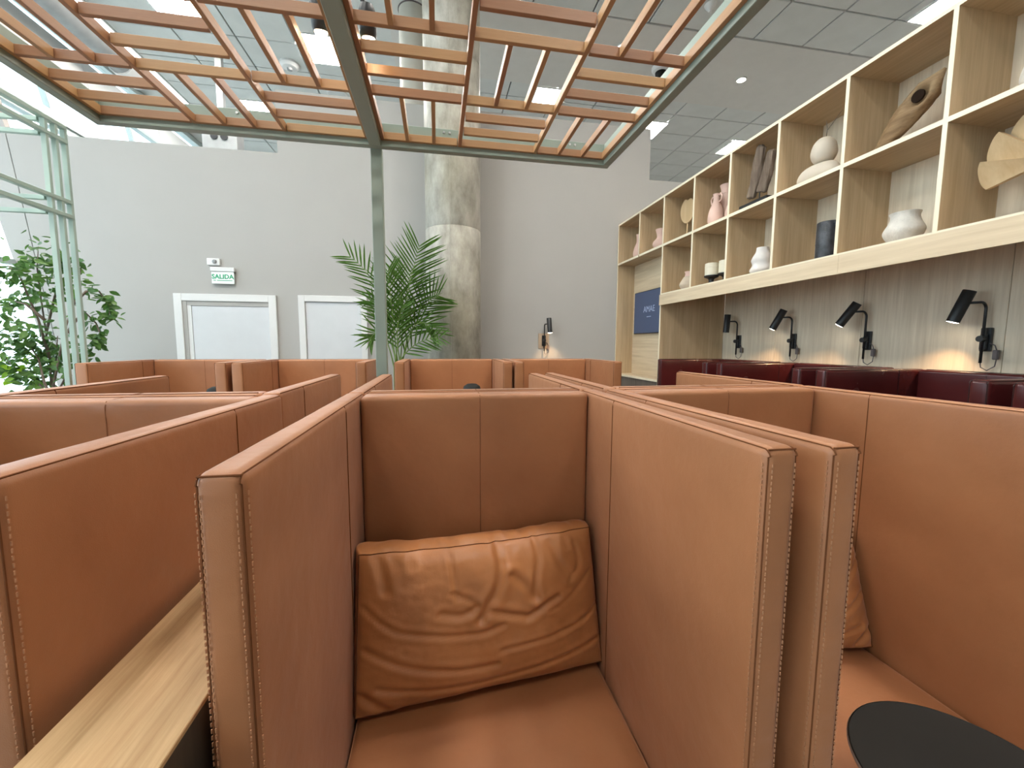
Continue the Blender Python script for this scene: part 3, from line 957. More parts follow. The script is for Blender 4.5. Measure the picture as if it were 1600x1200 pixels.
# stacked pebbles with a twig
t = thing('stone_stack', 'two smooth pale stones stacked, a twig rising from the egg shaped one', 'sculpture', (2.955, 2.875, ZU))
MB().lathe(smooth_prof([(0.04, 0), (0.115, 0.03), (0.125, 0.08), (0.09, 0.13), (0.01, 0.15)], 5), n=32).obj('flat_stone', M['pebble'], t, smooth=True).scale = (0.7, 1.35, 1)
MB().lathe(smooth_prof([(0.01, 0.140), (0.06, 0.150), (0.086, 0.205), (0.075, 0.275), (0.042, 0.318), (0.004, 0.33)], 5), n=32).obj('egg_stone', M['pebble'], t, (0, -0.04, 0), smooth=True)
MB().tube([(0, -0.05, 0.32), (0, -0.055, 0.38), (0, -0.04, 0.45)], [0.004, 0.003, 0.002], 6).tube([(0, -0.055, 0.375), (0.01, -0.11, 0.43), (0.01, -0.16, 0.47)], [0.003, 0.0025, 0.0015], 6).obj('twig', M['bark'], t, smooth=True)

# hollow driftwood log leaning in its cube
t = thing('driftwood_log', 'tan hollow driftwood log with a knot hole leaning in its cube', 'sculpture', (3.0, 2.27, ZU))
seg, ring = 26, 22
vs, fs = [], []
A, Bp = Vector((0.0, 0.235, 0.028)), Vector((0.0, -0.165, 0.385))
ax = (Bp - A)
side = Vector((1, 0, 0))
upv = ax.normalized().cross(side)
for i in range(seg + 1):
    u = i / seg
    r = (0.012 + 0.066 * math.sin(min(1.0, u * 1.15) ** 0.9 * math.pi * 0.62)) * (1.0 if u < 0.8 else 1 - 4.4 * (u - 0.8))
    r = max(r, 0.008)
    for k in range(ring):
        a = 2 * math.pi * k / ring
        p = A + ax * u
        d = side * math.cos(a) * 0.75 + upv * math.sin(a)
        rr = r * (1 + 0.22 * fbm((math.cos(a), math.sin(a), u * 1.6), 1.7, 3))
        q = p + d * rr
        hole = math.exp(-(((u - 0.72) / 0.09) ** 2 + ((a - math.pi) / 0.5) ** 2))
        q = q + side * 0.075 * min(1, hole * 1.5)
        vs.append(q)
for i in range(seg):
    for k in range(ring):
        fs.append((i * ring + k, i * ring + (k + 1) % ring, (i + 1) * ring + (k + 1) % ring, (i + 1) * ring + k))
fs += [tuple(range(ring - 1, -1, -1)), tuple(range(seg * ring, (seg + 1) * ring))]
MB().add(vs, fs).obj('log', M['drift_tan'], t, smooth=True)
hp = A + ax * 0.72 + Vector((-0.026, 0, 0))
MB().lathe([(0.036, 0), (0.036, 0.012), (0.004, 0.013)], n=18).obj('knot_hole', M['hole'], t, hp - Vector((0, 0, 0))).rotation_euler = (0, -math.pi / 2, 0)
b = MB().rbox((0, 0, 0), (0.10, 0.30, 0.055), 0.02, 0.02, 2, lambda o, n_: 0.02 * fbm(o, 22, 9))
b.obj('bark_lump', M['drift_dark'], t, (0.05, -0.075, 0.045), smooth=True)

b = MB().lathe(smooth_prof([(0.06, 0), (0.12, 0.05), (0.135, 0.13), (0.10, 0.24), (0.05, 0.31), (0.004, 0.33)], 6), n=36, dis=lambda p: 0.10 * noise.noise(p * 9))
tag(b.obj('stone_sculpture', M['crackle'], None, (3.03, 1.625, ZU), smooth=True), 'large pale rough stone in the upper cube nearest the viewer', 'sculpture')


# ------------------------------------------------------------------ reading lamps on the walls
def wall_lamp(loc, rotz, label, tilt, backplate=False, lit=True, swing=0.0):
    """local frame: wall is the plane y = 0, the room is -y"""
    t = thing('wall_lamp', label, 'lamp', loc, rotz, 'black wall reading lamps')
    MB().bbox((-0.03, -0.022, -0.085), (0.03, -0.001, 0.075), 0.004).obj('wall_plate', M['black'], t)
    if backplate:
        MB().bbox((-0.085, -0.0009, -0.125), (0.085, 0.006, 0.105), 0.0005).obj('back_plate', M['plate'], t, (0, -0.008, 0))
    cx = 0.0
    MB().bbox((-0.018, -0.045, -0.075), (0.018, -0.02, 0.03), 0.004).obj('clamp', M['black'], t)
    MB().tube([(0, -0.04, 0.0), (0, -0.075, 0.0)], 0.021, 16).obj('knob', M['black'], t, angle=0.6)
    pts = [(0, -0.045, -0.165), (0, -0.045, 0.20)]
    R = 0.045
    for k in range(1, 7):
        a = math.pi / 2 * k / 6
        pts.append((0, -0.045 - R * (1 - math.cos(a)), 0.20 + R * math.sin(a)))
    cs, sn = math.cos(swing), math.sin(swing)
    pts.append((-sn * 0.055, -0.09 - cs * 0.055, 0.245))
    MB().tube(pts, 0.0085, 10).obj('arm', M['black'], t, smooth=True)
    head = Vector((-sn * 0.085, -0.09 - cs * 0.085, 0.245))
    sh_ = MB().lathe([(0.034, -0.135), (0.036, -0.135), (0.036, 0.085), (0.034, 0.088), (0.004, 0.088), (0.030, 0.080), (0.031, -0.12)], n=24, cap=False)
    so = sh_.obj('lamp_shade', M['black'], t, head, angle=0.6)
    so.rotation_euler = (-tilt, 0, -swing)
    l = MB().lathe([(0.0335, -0.132), (0.031, -0.136), (0.012, -0.139)], n=20).obj('lens', M['lens'] if lit else M['white'], so)
    MB().tube([(0.0, -0.045, -0.16), (0.004, -0.043, -0.195), (0.03, -0.03, -0.215), (0.065, -0.025, -0.185), (0.07, -0.025, -0.14)], 0.0035, 6).obj('cable', M['cable'], t, smooth=True)
    MB().bbox((0.052, -0.04, -0.14), (0.082, -0.015, -0.075), 0.005).obj('cable_switch', M['cable'], t)
    MB().tube([(0.067, -0.026, -0.075), (0.055, -0.024, -0.045), (0.025, -0.02, -0.03)], 0.0035, 6).obj('cable', M['cable'], t, smooth=True)
    if lit:
        sp = bpy.data.lights.new('reading_lamp_beam', 'SPOT')
        sp.energy = 13.0
        sp.color = WARM
        sp.spot_size = math.radians(105)
        sp.spot_blend = 0.6
        sp.shadow_soft_size = 0.02
        lo = bpy.data.objects.new('reading_lamp_beam', sp)
        lo.parent = so
        lo.location = (0, 0, -0.145)
        C.objects.link(lo)
    return t


W90 = -math.pi / 2
wall_lamp((XW, 4.545, Z(0.055)), W90, 'black wall reading lamp with an upright shade, furthest along the oak wall', 0.05, lit=False, swing=1.0)
wall_lamp((XW, 3.745, Z(0.055)), W90, 'black wall reading lamp with a tilted shade, second along the oak wall', 0.45, swing=1.0)
wall_lamp((XW, 2.985, Z(0.055)), W90, 'black wall reading lamp tilted furthest out, third along the oak wall', 0.55, swing=1.0)
wall_lamp((XW, 2.195, Z(0.055)), W90, 'black wall reading lamp with a bright lens, nearest on the oak wall', 0.30, swing=1.0)
wall_lamp((1.625, YW, Z(0.07)), 0, 'black wall reading lamp on a metal back plate on the white back wall', 0.12, backplate=True, swing=-0.55)


# ------------------------------------------------------------------ high-backed armchairs
def armchair(label, loc, rotz, w, d, t, group, mat, seam_mat, hgt=1.30, seat_z=0.42, near=False, burg=False, seat_pipe=True):
    a = thing('armchair', label, 'armchair', loc, rotz, group)
    r = 0.017 if not burg else 0.022
    step = 0.015 if near else 0.07
    tb = 0.09
    zb = 0.07

    def dis_for(seed):
        if not near:
            return lambda o, n_: 0.0008 * fbm(o, 5.0, seed)
        def f(o, n_):
            puff = 0.0006 * fbm(o, 7.0, seed)
            if abs(n_.y) > 0.9:                                   # creases in the narrow front
                puff += 0.0024 * fbm((o.x * 0.6, o.y, o.z * 3.0), 11.0, seed) * max(0.0, 1 - (2 * abs(o.x) / t) ** 4)
            return puff
        return f
    for k, s in enumerate((-1, 1)):
        cx = s * (w / 2 - t / 2)
        p = MB().rbox((cx, 0, (hgt + zb) / 2), (t, d, hgt - zb), r, step, 3, dis_for(3 + 7 * k + loc[0] * 3)).obj('side_panel', mat, a, smooth=True)
        e = r * 0.29
        sm = MB()
        for q in (-1, 1):
            xo = cx + q * (t / 2 - e)
            yf, yb_ = -d / 2 + r * 0.8, d / 2 - r * 0.8
            n_ = 24
            pts = [(xo, yf + (yb_ - yf) * j / n_, hgt - e + 0.0006) for j in range(n_ + 1)]
            cr = [(xo - q * 0.0005, -d / 2 + r - r * math.sin(a_) - 0.0006, hgt - r + r * math.cos(a_) - e * 0.9 + 0.0006) for a_ in (0.3, 0.6, 0.9, 1.2)]
            sm.tube(list(reversed(pts)) + cr + [(xo, -d / 2 + e - 0.0006, hgt - r), (xo, -d / 2 + e - 0.0006, zb + 0.02)], 0.0013 if near else 0.0019, 5)
            ys_ = d / 2 - 0.285 if near else d / 2 - 0.24
            xs_ = cx + q * (t / 2 + 0.0007)
            sm.tube([(xs_ - q * 0.004, ys_, hgt - e), (xs_, ys_, hgt - r - 0.005), (xs_, ys_, seat_z - 0.02)], 0.0012 if near else 0.0018, 5)
        sm.tube([(cx - t / 2 + e, -d / 2 + e - 0.0003, hgt - e), (cx + t / 2 - e, -d / 2 + e - 0.0003, hgt - e)], 0.0016, 5)
        sm.obj('seam', seam_mat, p)
        if near:
            st = MB()
            for q in (-1, 1):
                for off in (0.0045,):
                    for (dx, dy) in ((q * (t / 2 - e - off), -d / 2 - 0.0006), (q * (t / 2 + 0.0006), -d / 2 + e + off)):
                        z = hgt - r - 0.01
                        while z > 0.35:
                            st.box((cx + dx - 0.0008, dy - 0.0008, z - 0.0055), (cx + dx + 0.0008, dy + 0.0008, z))
                            z -= 0.0095
            so = st.obj('stitching', M['thread'], p)
            so['kind'] = 'stuff'
    bw = w - 2 * t - 0.002
    bk = MB().rbox((0, d / 2 - tb / 2 - 0.002, (hgt + zb) / 2 - 0.001), (bw, tb, hgt - zb - 0.003), r, step, 3, dis_for(1 + loc[1])).obj('backrest', mat, a, smooth=True)
    sm = MB()
    yf = d / 2 - tb - 0.002
    sm.tube([(0, yf + tb * 0.85, hgt - 0.0025), (0, yf + tb * 0.4, hgt - 0.0025), (0, yf + 0.006, hgt - 0.006), (0, yf - 0.0004, hgt - r - 0.004), (0, yf - 0.0006, seat_z - 0.02)], 0.0014 if near else 0.0020, 5)
    sm.tube([(-bw / 2 + 0.01, yf + tb * 0.82, hgt - 0.0018), (bw / 2 - 0.01, yf + tb * 0.82, hgt - 0.0018)], 0.0018, 5)
    sm.tube([(0, yf + tb + 0.0004, hgt - r), (0, yf + tb + 0.0004, 0.2)], 0.0025, 5)
    sm.obj('seam', M['seam_soft'] if not burg else seam_mat, bk)
    # seat: cushion over a plinth on short feet
    y0, y1 = -d / 2 + 0.02, d / 2 - tb - 0.004
    sd = y1 - y0
    sx = bw - 0.003
    se = MB().rbox((0, (y0 + y1) / 2, seat_z - 0.075), (sx, sd, 0.15), 0.022, step, 3, lambda o, n_: (0.006 * (1 - (2 * o.x / sx) ** 4) * (1 - (2 * o.y / sd) ** 4) if n_.z > 0.5 else 0.0) + 0.0015 * fbm(o, 8, 2)).obj('seat', mat, a, smooth=True)
    if seat_pipe:
        q = 0.007
        MB().tube([(-sx / 2 + q, y1 - q, seat_z - q), (sx / 2 - q, y1 - q, seat_z - q), (sx / 2 - q, y0 + q, seat_z - q), (-sx / 2 + q, y0 + q, seat_z - q)], 0.003, 6, True).obj('piping', M['thread'] if not burg else seam_mat, se)
    MB().bbox((-bw / 2 + 0.002, y0 + 0.02, zb + 0.01), (bw / 2 - 0.002, y1 - 0.001, seat_z - 0.152), 0.004).obj('plinth', mat, a)
    for fx in (-1, 1):
        for fy in (-1, 1):
            MB().lathe([(0.018, 0), (0.022, zb + 0.002)], n=12).obj('foot', M['black'], a, (fx * (w / 2 - 0.03), fy * (d / 2 - 0.05), 0))
    return a


PI = math.pi
GT, GB = 'tan leather armchairs', 'burgundy leather armchairs'
CXM = 0.136
armchair('tan leather armchair holding the cushion, seat facing the viewer', (CXM, 0.985, 0), 0, 0.872, 0.868, 0.060, GT, M['tan'], M['seam'], near=True)
armchair('tan leather armchair right of the nearest one, black round table in front', (1.065, 0.990, 0), math.radians(1.6), 0.90, 0.868, 0.060, GT, M['tan'], M['seam'], near=True)
armchair('tan leather armchair left of the narrow wooden counter, facing the viewer', (-0.9385, 1.010, 0), math.radians(-2.4), 0.872, 0.830, 0.062, GT, M['tan'], M['seam'], near=True)
armchair('tan leather armchair back to back with the one holding the front cushion', (CXM, 1.862, 0), PI, 0.872, 0.868, 0.060, GT, M['tan'], M['seam'])
armchair('tan leather armchair back to back with the one behind the black table', (1.065, 1.885, 0), PI, 0.90, 0.868, 0.060, GT, M['tan'], M['seam'])
armchair('tan leather armchair back to back with the one left of the counter', (-0.945, 1.888, 0), PI, 0.872, 0.868, 0.062, GT, M['tan'], M['seam'])
for (x, lb) in ((-2.285, 'wide tan leather armchair in the far row, by the sage trellis'), (-1.165, 'wide tan leather armchair in the far row, before the white doors'), (0.158, 'wide tan leather armchair in the far row, before the concrete column'), (1.262, 'wide tan leather armchair in the far row, under the back wall lamp')):
    armchair(lb, (x, 4.235, 0), 0, 1.085, 0.86, 0.092, GT, M['tan'], M['seam'])
for (y, lb) in ((4.09, 'burgundy leather armchair furthest along the oak wall'), (3.03, 'burgundy leather armchair second along the oak wall'), (1.985, 'burgundy leather armchair third along the oak wall'), (0.98, 'burgundy leather armchair nearest the viewer along the oak wall')):
    armchair(lb, (3.04, y, 0), -PI / 2, 0.925, 0.86, 0.080, GB, M['burg'], M['seam_burg'], burg=True)


# ------------------------------------------------------------------ cushions
def crease_d(u, v, line):
    best = 9.0
    for (a, b) in zip(line[:-1], line[1:]):
        dx, dy = b[0] - a[0], b[1] - a[1]
        L = dx * dx + dy * dy
        s = 0 if L == 0 else max(0, min(1, ((u - a[0]) * dx + (v - a[1]) * dy) / L))
        best = min(best, math.hypot((u - a[0] - s * dx) * 1.5, v - a[1] - s * dy))
    return best


# creases of the front face, (u, v) with v = 1 at the top seam: (line, depth, width)
CREASES = [
    ([(0.345, 0.98), (0.36, 0.82), (0.37, 0.68)], 0.006, 0.016),
    ([(0.55, 0.98), (0.555, 0.84), (0.53, 0.70), (0.46, 0.53)], 0.012, 0.030),
    ([(0.72, 0.99), (0.72, 0.86), (0.695, 0.70), (0.70, 0.60)], 0.009, 0.022),
    ([(0.07, 0.97), (0.09, 0.86), (0.10, 0.78)], 0.007, 0.03),
    ([(0.19, 0.97), (0.20, 0.90)], 0.004, 0.02),
    ([(0.02, 0.68), (0.14, 0.53), (0.33, 0.46), (0.47, 0.44), (0.55, 0.47)], 0.006, 0.020),
    ([(0.03, 0.42), (0.20, 0.29), (0.38, 0.22), (0.52, 0.21)], 0.007, 0.024),
    ([(0.54, 0.30), (0.74, 0.32), (0.91, 0.38), (0.99, 0.44)], 0.006, 0.018),
    ([(0.08, 0.18), (0.30, 0.11), (0.50, 0.10), (0.70, 0.12), (0.98, 0.20)], 0.006, 0.022),
    ([(0.31, 0.60), (0.38, 0.575), (0.44, 0.60)], 0.008, 0.026),
    ([(0.51, 0.56), (0.57, 0.53), (0.63, 0.50), (0.66, 0.49), (0.74, 0.55), (0.79, 0.58)], 0.010, 0.026),
    ([(0.60, 0.78), (0.65, 0.70), (0.68, 0.62)], 0.009, 0.030),
    ([(0.79, 0.95), (0.82, 0.80), (0.86, 0.72)], 0.006, 0.024),
    ([(0.90, 0.92), (0.91, 0.78), (0.86, 0.68)], 0.006, 0.020),
    ([(0.86, 0.97), (0.87, 0.91)], 0.005, 0.02),
    ([(0.96, 0.70), (0.85, 0.56), (0.75, 0.50)], 0.004, 0.018),
    ([(0.02, 0.14), (0.10, 0.04)], 0.009, 0.03),
    ([(0.35, 0.72), (0.42, 0.66), (0.45, 0.62)], 0.005, 0.018),
]


SMOOTH_CREASES = [(smooth_prof(l, 5), d_ * 0.85, w_) for l, d_, w_ in CREASES]


def cushion(label, corners, thick, flip=False):
    """corners: front-face TL, TR, BR, BL as vectors; the cushion has a narrow top band and swells between its seams"""
    TL, TR, BR, BL = [Vector(p) for p in corners]
    base = (BL + BR) / 2
    nrm = (TR - TL).cross(BL - TL).normalized()
    if nrm.y > 0:
        nrm = -nrm
    t = thing('cushion', label, 'cushion', base)
    nu, nv = 96, 72
    F, B, fs = [], [], []

    def body(u, v):
        return (max(0.0, 1 - abs(2 * u - 1) ** 3.2) * max(0.0, 1 - abs(2 * v - 1) ** 3.0)) ** 0.6
    for j in range(nv + 1):
        v = j / nv
        for i in range(nu + 1):
            u = i / nu
            uu = 1 - u if flip else u
            p = BL.lerp(BR, u).lerp(TL.lerp(TR, u), v)
            edge = 0.010 * (abs(2 * v - 1) ** 2) * math.sin(u * math.pi)      # slack outline
            p = p - (TL - BL).normalized() * edge * (1 if v > 0.5 else -0.4)
            h = 0.058 * body(u, v)
            for line, dep, wid in SMOOTH_CREASES:
                dd = crease_d(uu, v, line)
                if dd < wid * 3:
                    h += -dep * math.exp(-(dd / wid) ** 2) + 0.45 * dep * math.exp(-((dd - wid * 1.5) / wid) ** 2)
            h += 0.0028 * fbm((u * 1.5, v, 0), 6.0, 1.0) + 0.0006 * fbm((u * 1.5 + 0.2 * v, v * 1.4, 0), 17.0, 4.0)
            if v > 0.85:
                h += 0.003 * math.sin(u * 46) * (v - 0.85) / 0.15 * math.sin(u * 9)
            F.append(p + nrm * h - base)
            hb = 0.03 * body(u, v)
            top_pinch = 0.0018 * math.sin(u * 40 + 3 * math.sin(u * 7)) + 0.002 * math.sin(u * 17)
            B.append(p - nrm * (thick + hb) + (TL - BL).normalized() * (0.012 + top_pinch) * (v > 0.99) - base)
    W = nu + 1
    for j in range(nv):
        for i in range(nu):
            fs.append((j * W + i, j * W + i + 1, (j + 1) * W + i + 1, (j + 1) * W + i))
    MB().add(F, fs).obj('front_cover', M['pillow'], t, smooth=True)
    MB().add(B, [tuple(reversed(q)) for q in fs]).obj('back_cover', M['pillow'], t, smooth=True)
    # border band joining the two covers
    loop = [(i, 0) for i in range(nu)] + [(nu, j) for j in range(nv)] + [(i, nv) for i in range(nu, 0, -1)] + [(0, j) for j in range(nv, 0, -1)]
    vs, bf = [], []
    K = 7
    cen = (TL + TR + BL + BR) / 4 - base
    for (i, j) in loop:
        a, b = F[j * W + i], B[j * W + i]
        m = (a + b) / 2
        out = (m - cen)
        out = (out - nrm * out.dot(nrm)).normalized()
        for k in range(K):
            s = k / (K - 1)
            ruck = 0.0035 * math.sin(i * 0.62 + 2.2 * math.sin(i * 0.21)) * math.sin(math.pi * s)
            vs.append(a.lerp(b, s) + out * (0.010 * math.sin(math.pi * s) + ruck))
    n = len(loop)
    for i in range(n):
        for k in range(K - 1):
            bf.append((i * K + k, i * K + k + 1, ((i + 1) % n) * K + k + 1, ((i + 1) % n) * K + k))
    MB().add(vs, bf).obj('border_band', M['pillow'], t, smooth=True)
    MB().tube([F[j * W + i] + nrm * 0.0006 for (i, j) in loop], 0.0016, 5, True).obj('seam', M['seam'], t, smooth=True)
    return t


sz = 0.428
cushion('crumpled tan leather cushion in the armchair nearest the viewer', [(-0.222, 1.150, Z(-0.585)), (0.487, 1.240, Z(-0.60)), (0.512, 1.165, sz + 0.012), (-0.232, 1.085, sz + 0.014)], 0.065)
cushion('tan leather cushion in the armchair behind the black table', [(0.80, 1.23, Z(-0.60)), (1.425, 1.17, Z(-0.60)), (1.447, 1.065, sz + 0.012), (0.79, 1.125, sz + 0.012)], 0.06, True)

# ------------------------------------------------------------------ narrow wooden counter between two armchairs
t = thing('side_counter', 'narrow oak topped counter between two tan armchairs', 'counter', (-0.405, 0.85, 0))
zc = Z(-0.488)
MB().bbox((-0.083, -0.75, zc - 0.008), (0.083, 0.555, zc), 0.0012).obj('counter_top', M['oak_top'], t)
MB().box((-0.078, -0.74, 0.0), (0.0815, 0.55, zc - 0.008)).obj('body', M['dark_wood'], t)

# black side table with a round top
t = thing('side_table', 'low black round side table in front of the right armchair', 'table', (0.955, 0.505, 0))
MB().lathe([(0.17, -0.014), (0.183, -0.010), (0.186, 0.0), (0.183, 0.004), (0.178, 0.0035)], n=64).obj('table_top', M['blacktop'], t, (0, 0, Z(-0.80)), angle=0.5)
MB().lathe([(0.1865, -0.004), (0.1872, 0.0), (0.1855, 0.0035)], n=64, cap=False).obj('rim', M['rim'], t, (0, 0, Z(-0.80)))
MB().tube([(0, 0, 0.01), (0, 0, Z(-0.815))], 0.016, 14).obj('stem', M['black'], t, smooth=True)
MB().lathe([(0.15, 0), (0.15, 0.008), (0.02, 0.014)], n=40).obj('base', M['black'], t, angle=0.5)

# two dark rounded lamps that just show above the backs
for (x, y, z, R, lb) in ((0.272, 3.30, -0.312, 0.075, 'black rounded lamp shade peeking over the nearest armchair back'), (-1.915, 4.02, -0.378, 0.09, 'black rounded lamp shade peeking beside the far armchair arm')):
    z0 = 0.0 if y < 3.8 else 0.428          # one stands on the floor, one on an armchair seat
    t = thing('table_lamp', lb, 'lamp', (x, y, z0), 0, 'black rounded lamps')
    MB().lathe([(R, -0.07), (R * 0.98, -0.05), (R * 0.86, -0.022), (R * 0.5, -0.004), (0.004, 0)], n=28).obj('lamp_shade', M['blacktop'], t, (0, 0, Z(z) - z0), smooth=True)
    MB().tube([(0, 0, 0.01), (0, 0, Z(z) - z0 - 0.06)], 0.012, 10).obj('stem', M['black'], t, smooth=True)
    MB().lathe([(0.12, 0), (0.12, 0.012), (0.015, 0.02)], n=28).obj('base', M['black'], t, angle=0.5)


# ------------------------------------------------------------------ plants
def ray(px, py):
    c = ((px - 800) / 640.5, (py - 600) / 640.5, 1.0)
    return Vector([rx[i] * c[0] + dn[i] * c[1] + fw[i] * c[2] for i in range(3)])


def at(px, py, Y):
    d = ray(px, py)
    p = d * (Y / d.y)
    return Vector((p.x, p.y, p.z + H))


# palm: each frond is a part, each leaflet a piece of its own
blade = MB()
bv, bf = [], []
for i in range(6):
    u = i / 5
    w = 0.5 * (math.sin(math.pi * (0.12 + 0.88 * u)) ** 0.7 if u < 1 else 0)
    w = max(w, 0.02)
    bv += [(-w, u, -0.10 * u * u), (0, u, -0.10 * u * u - 0.12 * w), (w, u, -0.10 * u * u)]
for i in range(5):
    for k in range(2):
        bf.append((i * 3 + k, i * 3 + k + 1, i * 3 + k + 4, i * 3 + k + 3))
blade.add(bv, bf)
blade_me = blade.mesh('leaflet', M['palm'], True)
PB = at(622, 566, 5.0)
palm = thing('potted_palm', 'tall green feathery palm in front of the concrete column', 'plant', (PB.x, 5.0, 0))
MB().lathe(smooth_prof([(0.17, 0), (0.20, 0.2), (0.22, 0.45), (0.22, 0.48)], 4) + [(0.20, 0.48), (0.19, 0.43)], n=32).obj('planter', M['pot'], palm, angle=0.7)
MB().lathe([(0.19, 0.42), (0.188, 0.44)], n=24).obj('soil', M['soil'], palm)
PO = Vector((PB.x, 5.0, 0))
FR = [  # control, tip (pixels), depth of tip, leaflets, leaflet length, spread
    ((632, 465), (655, 385), 4.98, 46, 0.42, 1.0),
    ((606, 440), (548, 402), 4.95, 30, 0.28, 0.9),
    ((612, 480), (606, 425), 4.85, 30, 0.34, 0.8),
    ((655, 470), (684, 462), 5.10, 30, 0.36, 1.0),
    ((640, 470), (683, 520), 4.85, 28, 0.26, 0.9),
    ((600, 495), (578, 530), 4.90, 24, 0.26, 0.9),
    ((640, 530), (686, 527), 4.80, 20, 0.22, 0.9),
    ((595, 470), (580, 470), 5.10, 24, 0.26, 0.9),
    ((632, 470), (640, 425), 5.20, 28, 0.36, 0.9),
    ((612, 520), (630, 478), 4.75, 24, 0.22, 0.8),
]
for fi, (c, tip, Yt, nl, ll, spr) in enumerate(FR):
    p0 = at(622 + (fi % 5 - 2) * 3, 575, 5.0 + (fi % 3 - 1) * 0.04)
    p1, p2 = at(c[0], c[1], (5.0 + Yt) / 2), at(tip[0], tip[1], Yt)
    pts = []
    base = Vector((PO.x + (fi % 5 - 2) * 0.02, 5.0 + (fi % 3 - 1) * 0.03, 0.43))
    bez = lambda u: (1 - u) ** 2 * p0 + 2 * u * (1 - u) * p1 + u * u * p2
    pts = [base, base.lerp(p0, 0.5)] + [bez(k / 14) for k in range(15)]
    fr = MB().tube([p - PO for p in pts], [0.011, 0.010] + [0.009 - 0.0075 * k / 14 for k in range(15)], 6).obj('frond', M['palm_stem'], palm, smooth=True)
    for k in range(nl):
        u = 0.30 + 0.70 * (k // 2) / (nl / 2 - 1)
        s = 1 if k % 2 else -1
        p = bez(u)
        tg = (bez(min(1, u + 0.02)) - bez(max(0, u - 0.02))).normalized()
        sd_ = Vector((tg.z, 0, -tg.x)).normalized() * s + Vector((0, random.uniform(-0.5, 0.25), 0))
        ang = (1.2 - 0.5 * u) * spr
        d = (tg * math.cos(ang) + sd_ * math.sin(ang)).normalized()
        d = (d + Vector((0, 0, random.uniform(-0.10, 0.08)))).normalized()
        ln = ll * (0.55 + 0.6 * math.sin(math.pi * (0.15 + 0.75 * u))) * random.uniform(0.85, 1.1)
        side_ = d.cross(Vector((0, -1, 0.25))).normalized()
        up_ = side_.cross(d).normalized()
        mt = Matrix((side_, d, up_)).transposed().to_4x4()
        wd = 0.017 + 0.006 * random.random()
        mt = Matrix.Translation(p - PO) @ mt @ Matrix.Diagonal((wd, ln, ln, 1))
        lf = place('leaflet', blade_me, fr)
        lf.matrix_local = mt

# ficus: leaves on twigs
lv, lf_ = [], []
prof = [(0.0, 0.0), (0.2, 0.22), (0.45, 0.29), (0.7, 0.21), (1.0, 0.0)]
for u, w in prof:
    lv += [(-w, u, 0.06 * math.sin(u * 3)), (0, u, 0.06 * math.sin(u * 3) - 0.10 * (w > 0)), (w, u, 0.06 * math.sin(u * 3))]
for i in range(4):
    for k in range(2):
        lf_.append((i * 3 + k, i * 3 + k + 1, i * 3 + k + 4, i * 3 + k + 3))
leaf_mesh = [MB().add(lv, lf_).mesh('leaf', M[k], True) for k in ('leaf', 'leaf_b', 'leaf_new')]
FB = at(75, 640, 4.9)
fic = thing('ficus_tree', 'leafy green ficus behind the sage trellis by the glass wall', 'plant', (-3.72, 4.9, 0))
FO = Vector((-3.72, 4.9, 0))
MB().lathe(smooth_prof([(0.20, 0), (0.23, 0.2), (0.25, 0.42), (0.25, 0.46)], 4) + [(0.23, 0.46), (0.22, 0.41)], n=32).obj('planter', M['pot'], fic, angle=0.7)
MB().lathe([(0.22, 0.40), (0.218, 0.42)], n=24).obj('soil', M['soil'], fic)
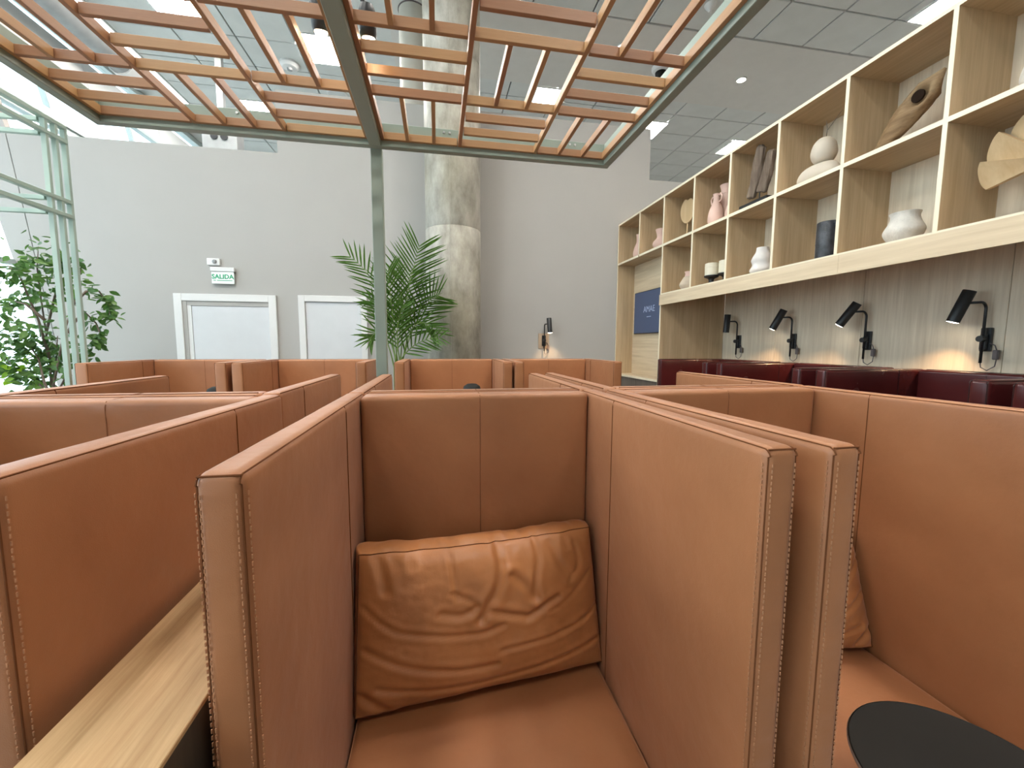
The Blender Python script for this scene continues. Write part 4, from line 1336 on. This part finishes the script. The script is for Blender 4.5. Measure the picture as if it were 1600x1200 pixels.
BR_ = [  # branch polylines in pixels with depth; leaf spread in pixels, number of leaves
    ([(82, 640), (78, 560), (66, 480), (58, 420), (60, 385)], 4.85, 26, 75),
    ([(78, 560), (60, 500), (30, 430), (12, 415)], 4.7, 20, 50),
    ([(72, 520), (84, 470), (96, 425), (100, 390)], 5.0, 16, 45),
    ([(84, 600), (100, 520), (122, 450), (128, 410)], 4.75, 11, 26),
    ([(112, 478), (135, 455), (155, 455), (172, 480), (170, 495)], 4.8, 11, 44),
    ([(105, 520), (130, 485), (150, 505), (158, 525), (148, 540)], 4.75, 11, 42),
    ([(70, 600), (60, 560), (40, 530), (15, 520)], 4.65, 26, 110),
    ([(80, 610), (88, 560), (90, 525)], 4.95, 22, 80),
    ([(75, 625), (55, 595), (30, 580), (8, 560)], 4.8, 20, 60),
    ([(84, 625), (110, 575), (128, 550), (132, 565)], 4.8, 11, 30),
    ([(70, 500), (40, 475), (20, 470), (10, 480)], 4.75, 12, 20),
    ([(78, 630), (62, 600), (55, 598), (45, 603)], 4.75, 12, 20),
]
leaves = []
random.seed(11)
trunk_root = Vector((0, 0, 0.41))
for bi, (pl, Y, spread, cnt) in enumerate(BR_):
    P = [at(x, y, Y + 0.12 * math.sin(i * 1.3 + bi)) - FO for i, (x, y) in enumerate(pl)]
    if bi in (0, 3, 7, 9, 6, 8, 11):
        P = [trunk_root + Vector((random.uniform(-0.05, 0.05), random.uniform(-0.05, 0.05), 0))] + P
    n = len(P)
    MB().tube(P, [max(0.003, 0.013 * (1 - i / n)) for i in range(n)], 6).obj('branch', M['bark'], fic, smooth=True)
    L = len(P)
    for k in range(int(cnt * 1.7)):
        s = (L - 1) * (0.35 + 0.65 * random.random() ** 0.7)
        i = min(L - 2, int(s))
        c = P[i].lerp(P[i + 1], s - i)
        rad = spread / 640.5 * Y * 0.95
        off = Vector([max(-1.1, min(1.1, random.gauss(0, 0.5))) for _ in range(3)]) * rad
        leaves.append((c + off, 0.055 + 0.035 * random.random(), 2 if (bi in (8, 11) and random.random() < 0.25) else (1 if random.random() < 0.35 else 0)))
leaves.sort(key=lambda q: -q[1] * (1.2 if q[0].y < 0 else 1))


def leaf_matrix(p, sz_):
    d = Vector((random.uniform(-1, 1), random.uniform(-1, 0.6), random.uniform(-1.0, 0.25))).normalized()
    nn_ = Vector((random.uniform(-0.7, 0.7), random.uniform(-1, 0.2), random.uniform(0.0, 1.0)))
    s_ = d.cross(nn_).normalized()
    return Matrix.Translation(p) @ Matrix((s_, d, s_.cross(d))).transposed().to_4x4() @ Matrix.Diagonal((sz_, sz_ * 1.15, sz_, 1))


rest = [MB(), MB()]
for i, (p, s, kind) in enumerate(leaves):
    m = leaf_matrix(p, s)
    if i < 290 or kind == 2:
        o = place('leaf', leaf_mesh[kind], fic)
        o.matrix_local = m
    else:
        rest[kind].add([m @ Vector(q) for q in lv], lf_)
for k in (0, 1):
    o = rest[k].obj('foliage', M[('leaf', 'leaf_b')[k]], fic, smooth=True)
    o['kind'] = 'stuff'
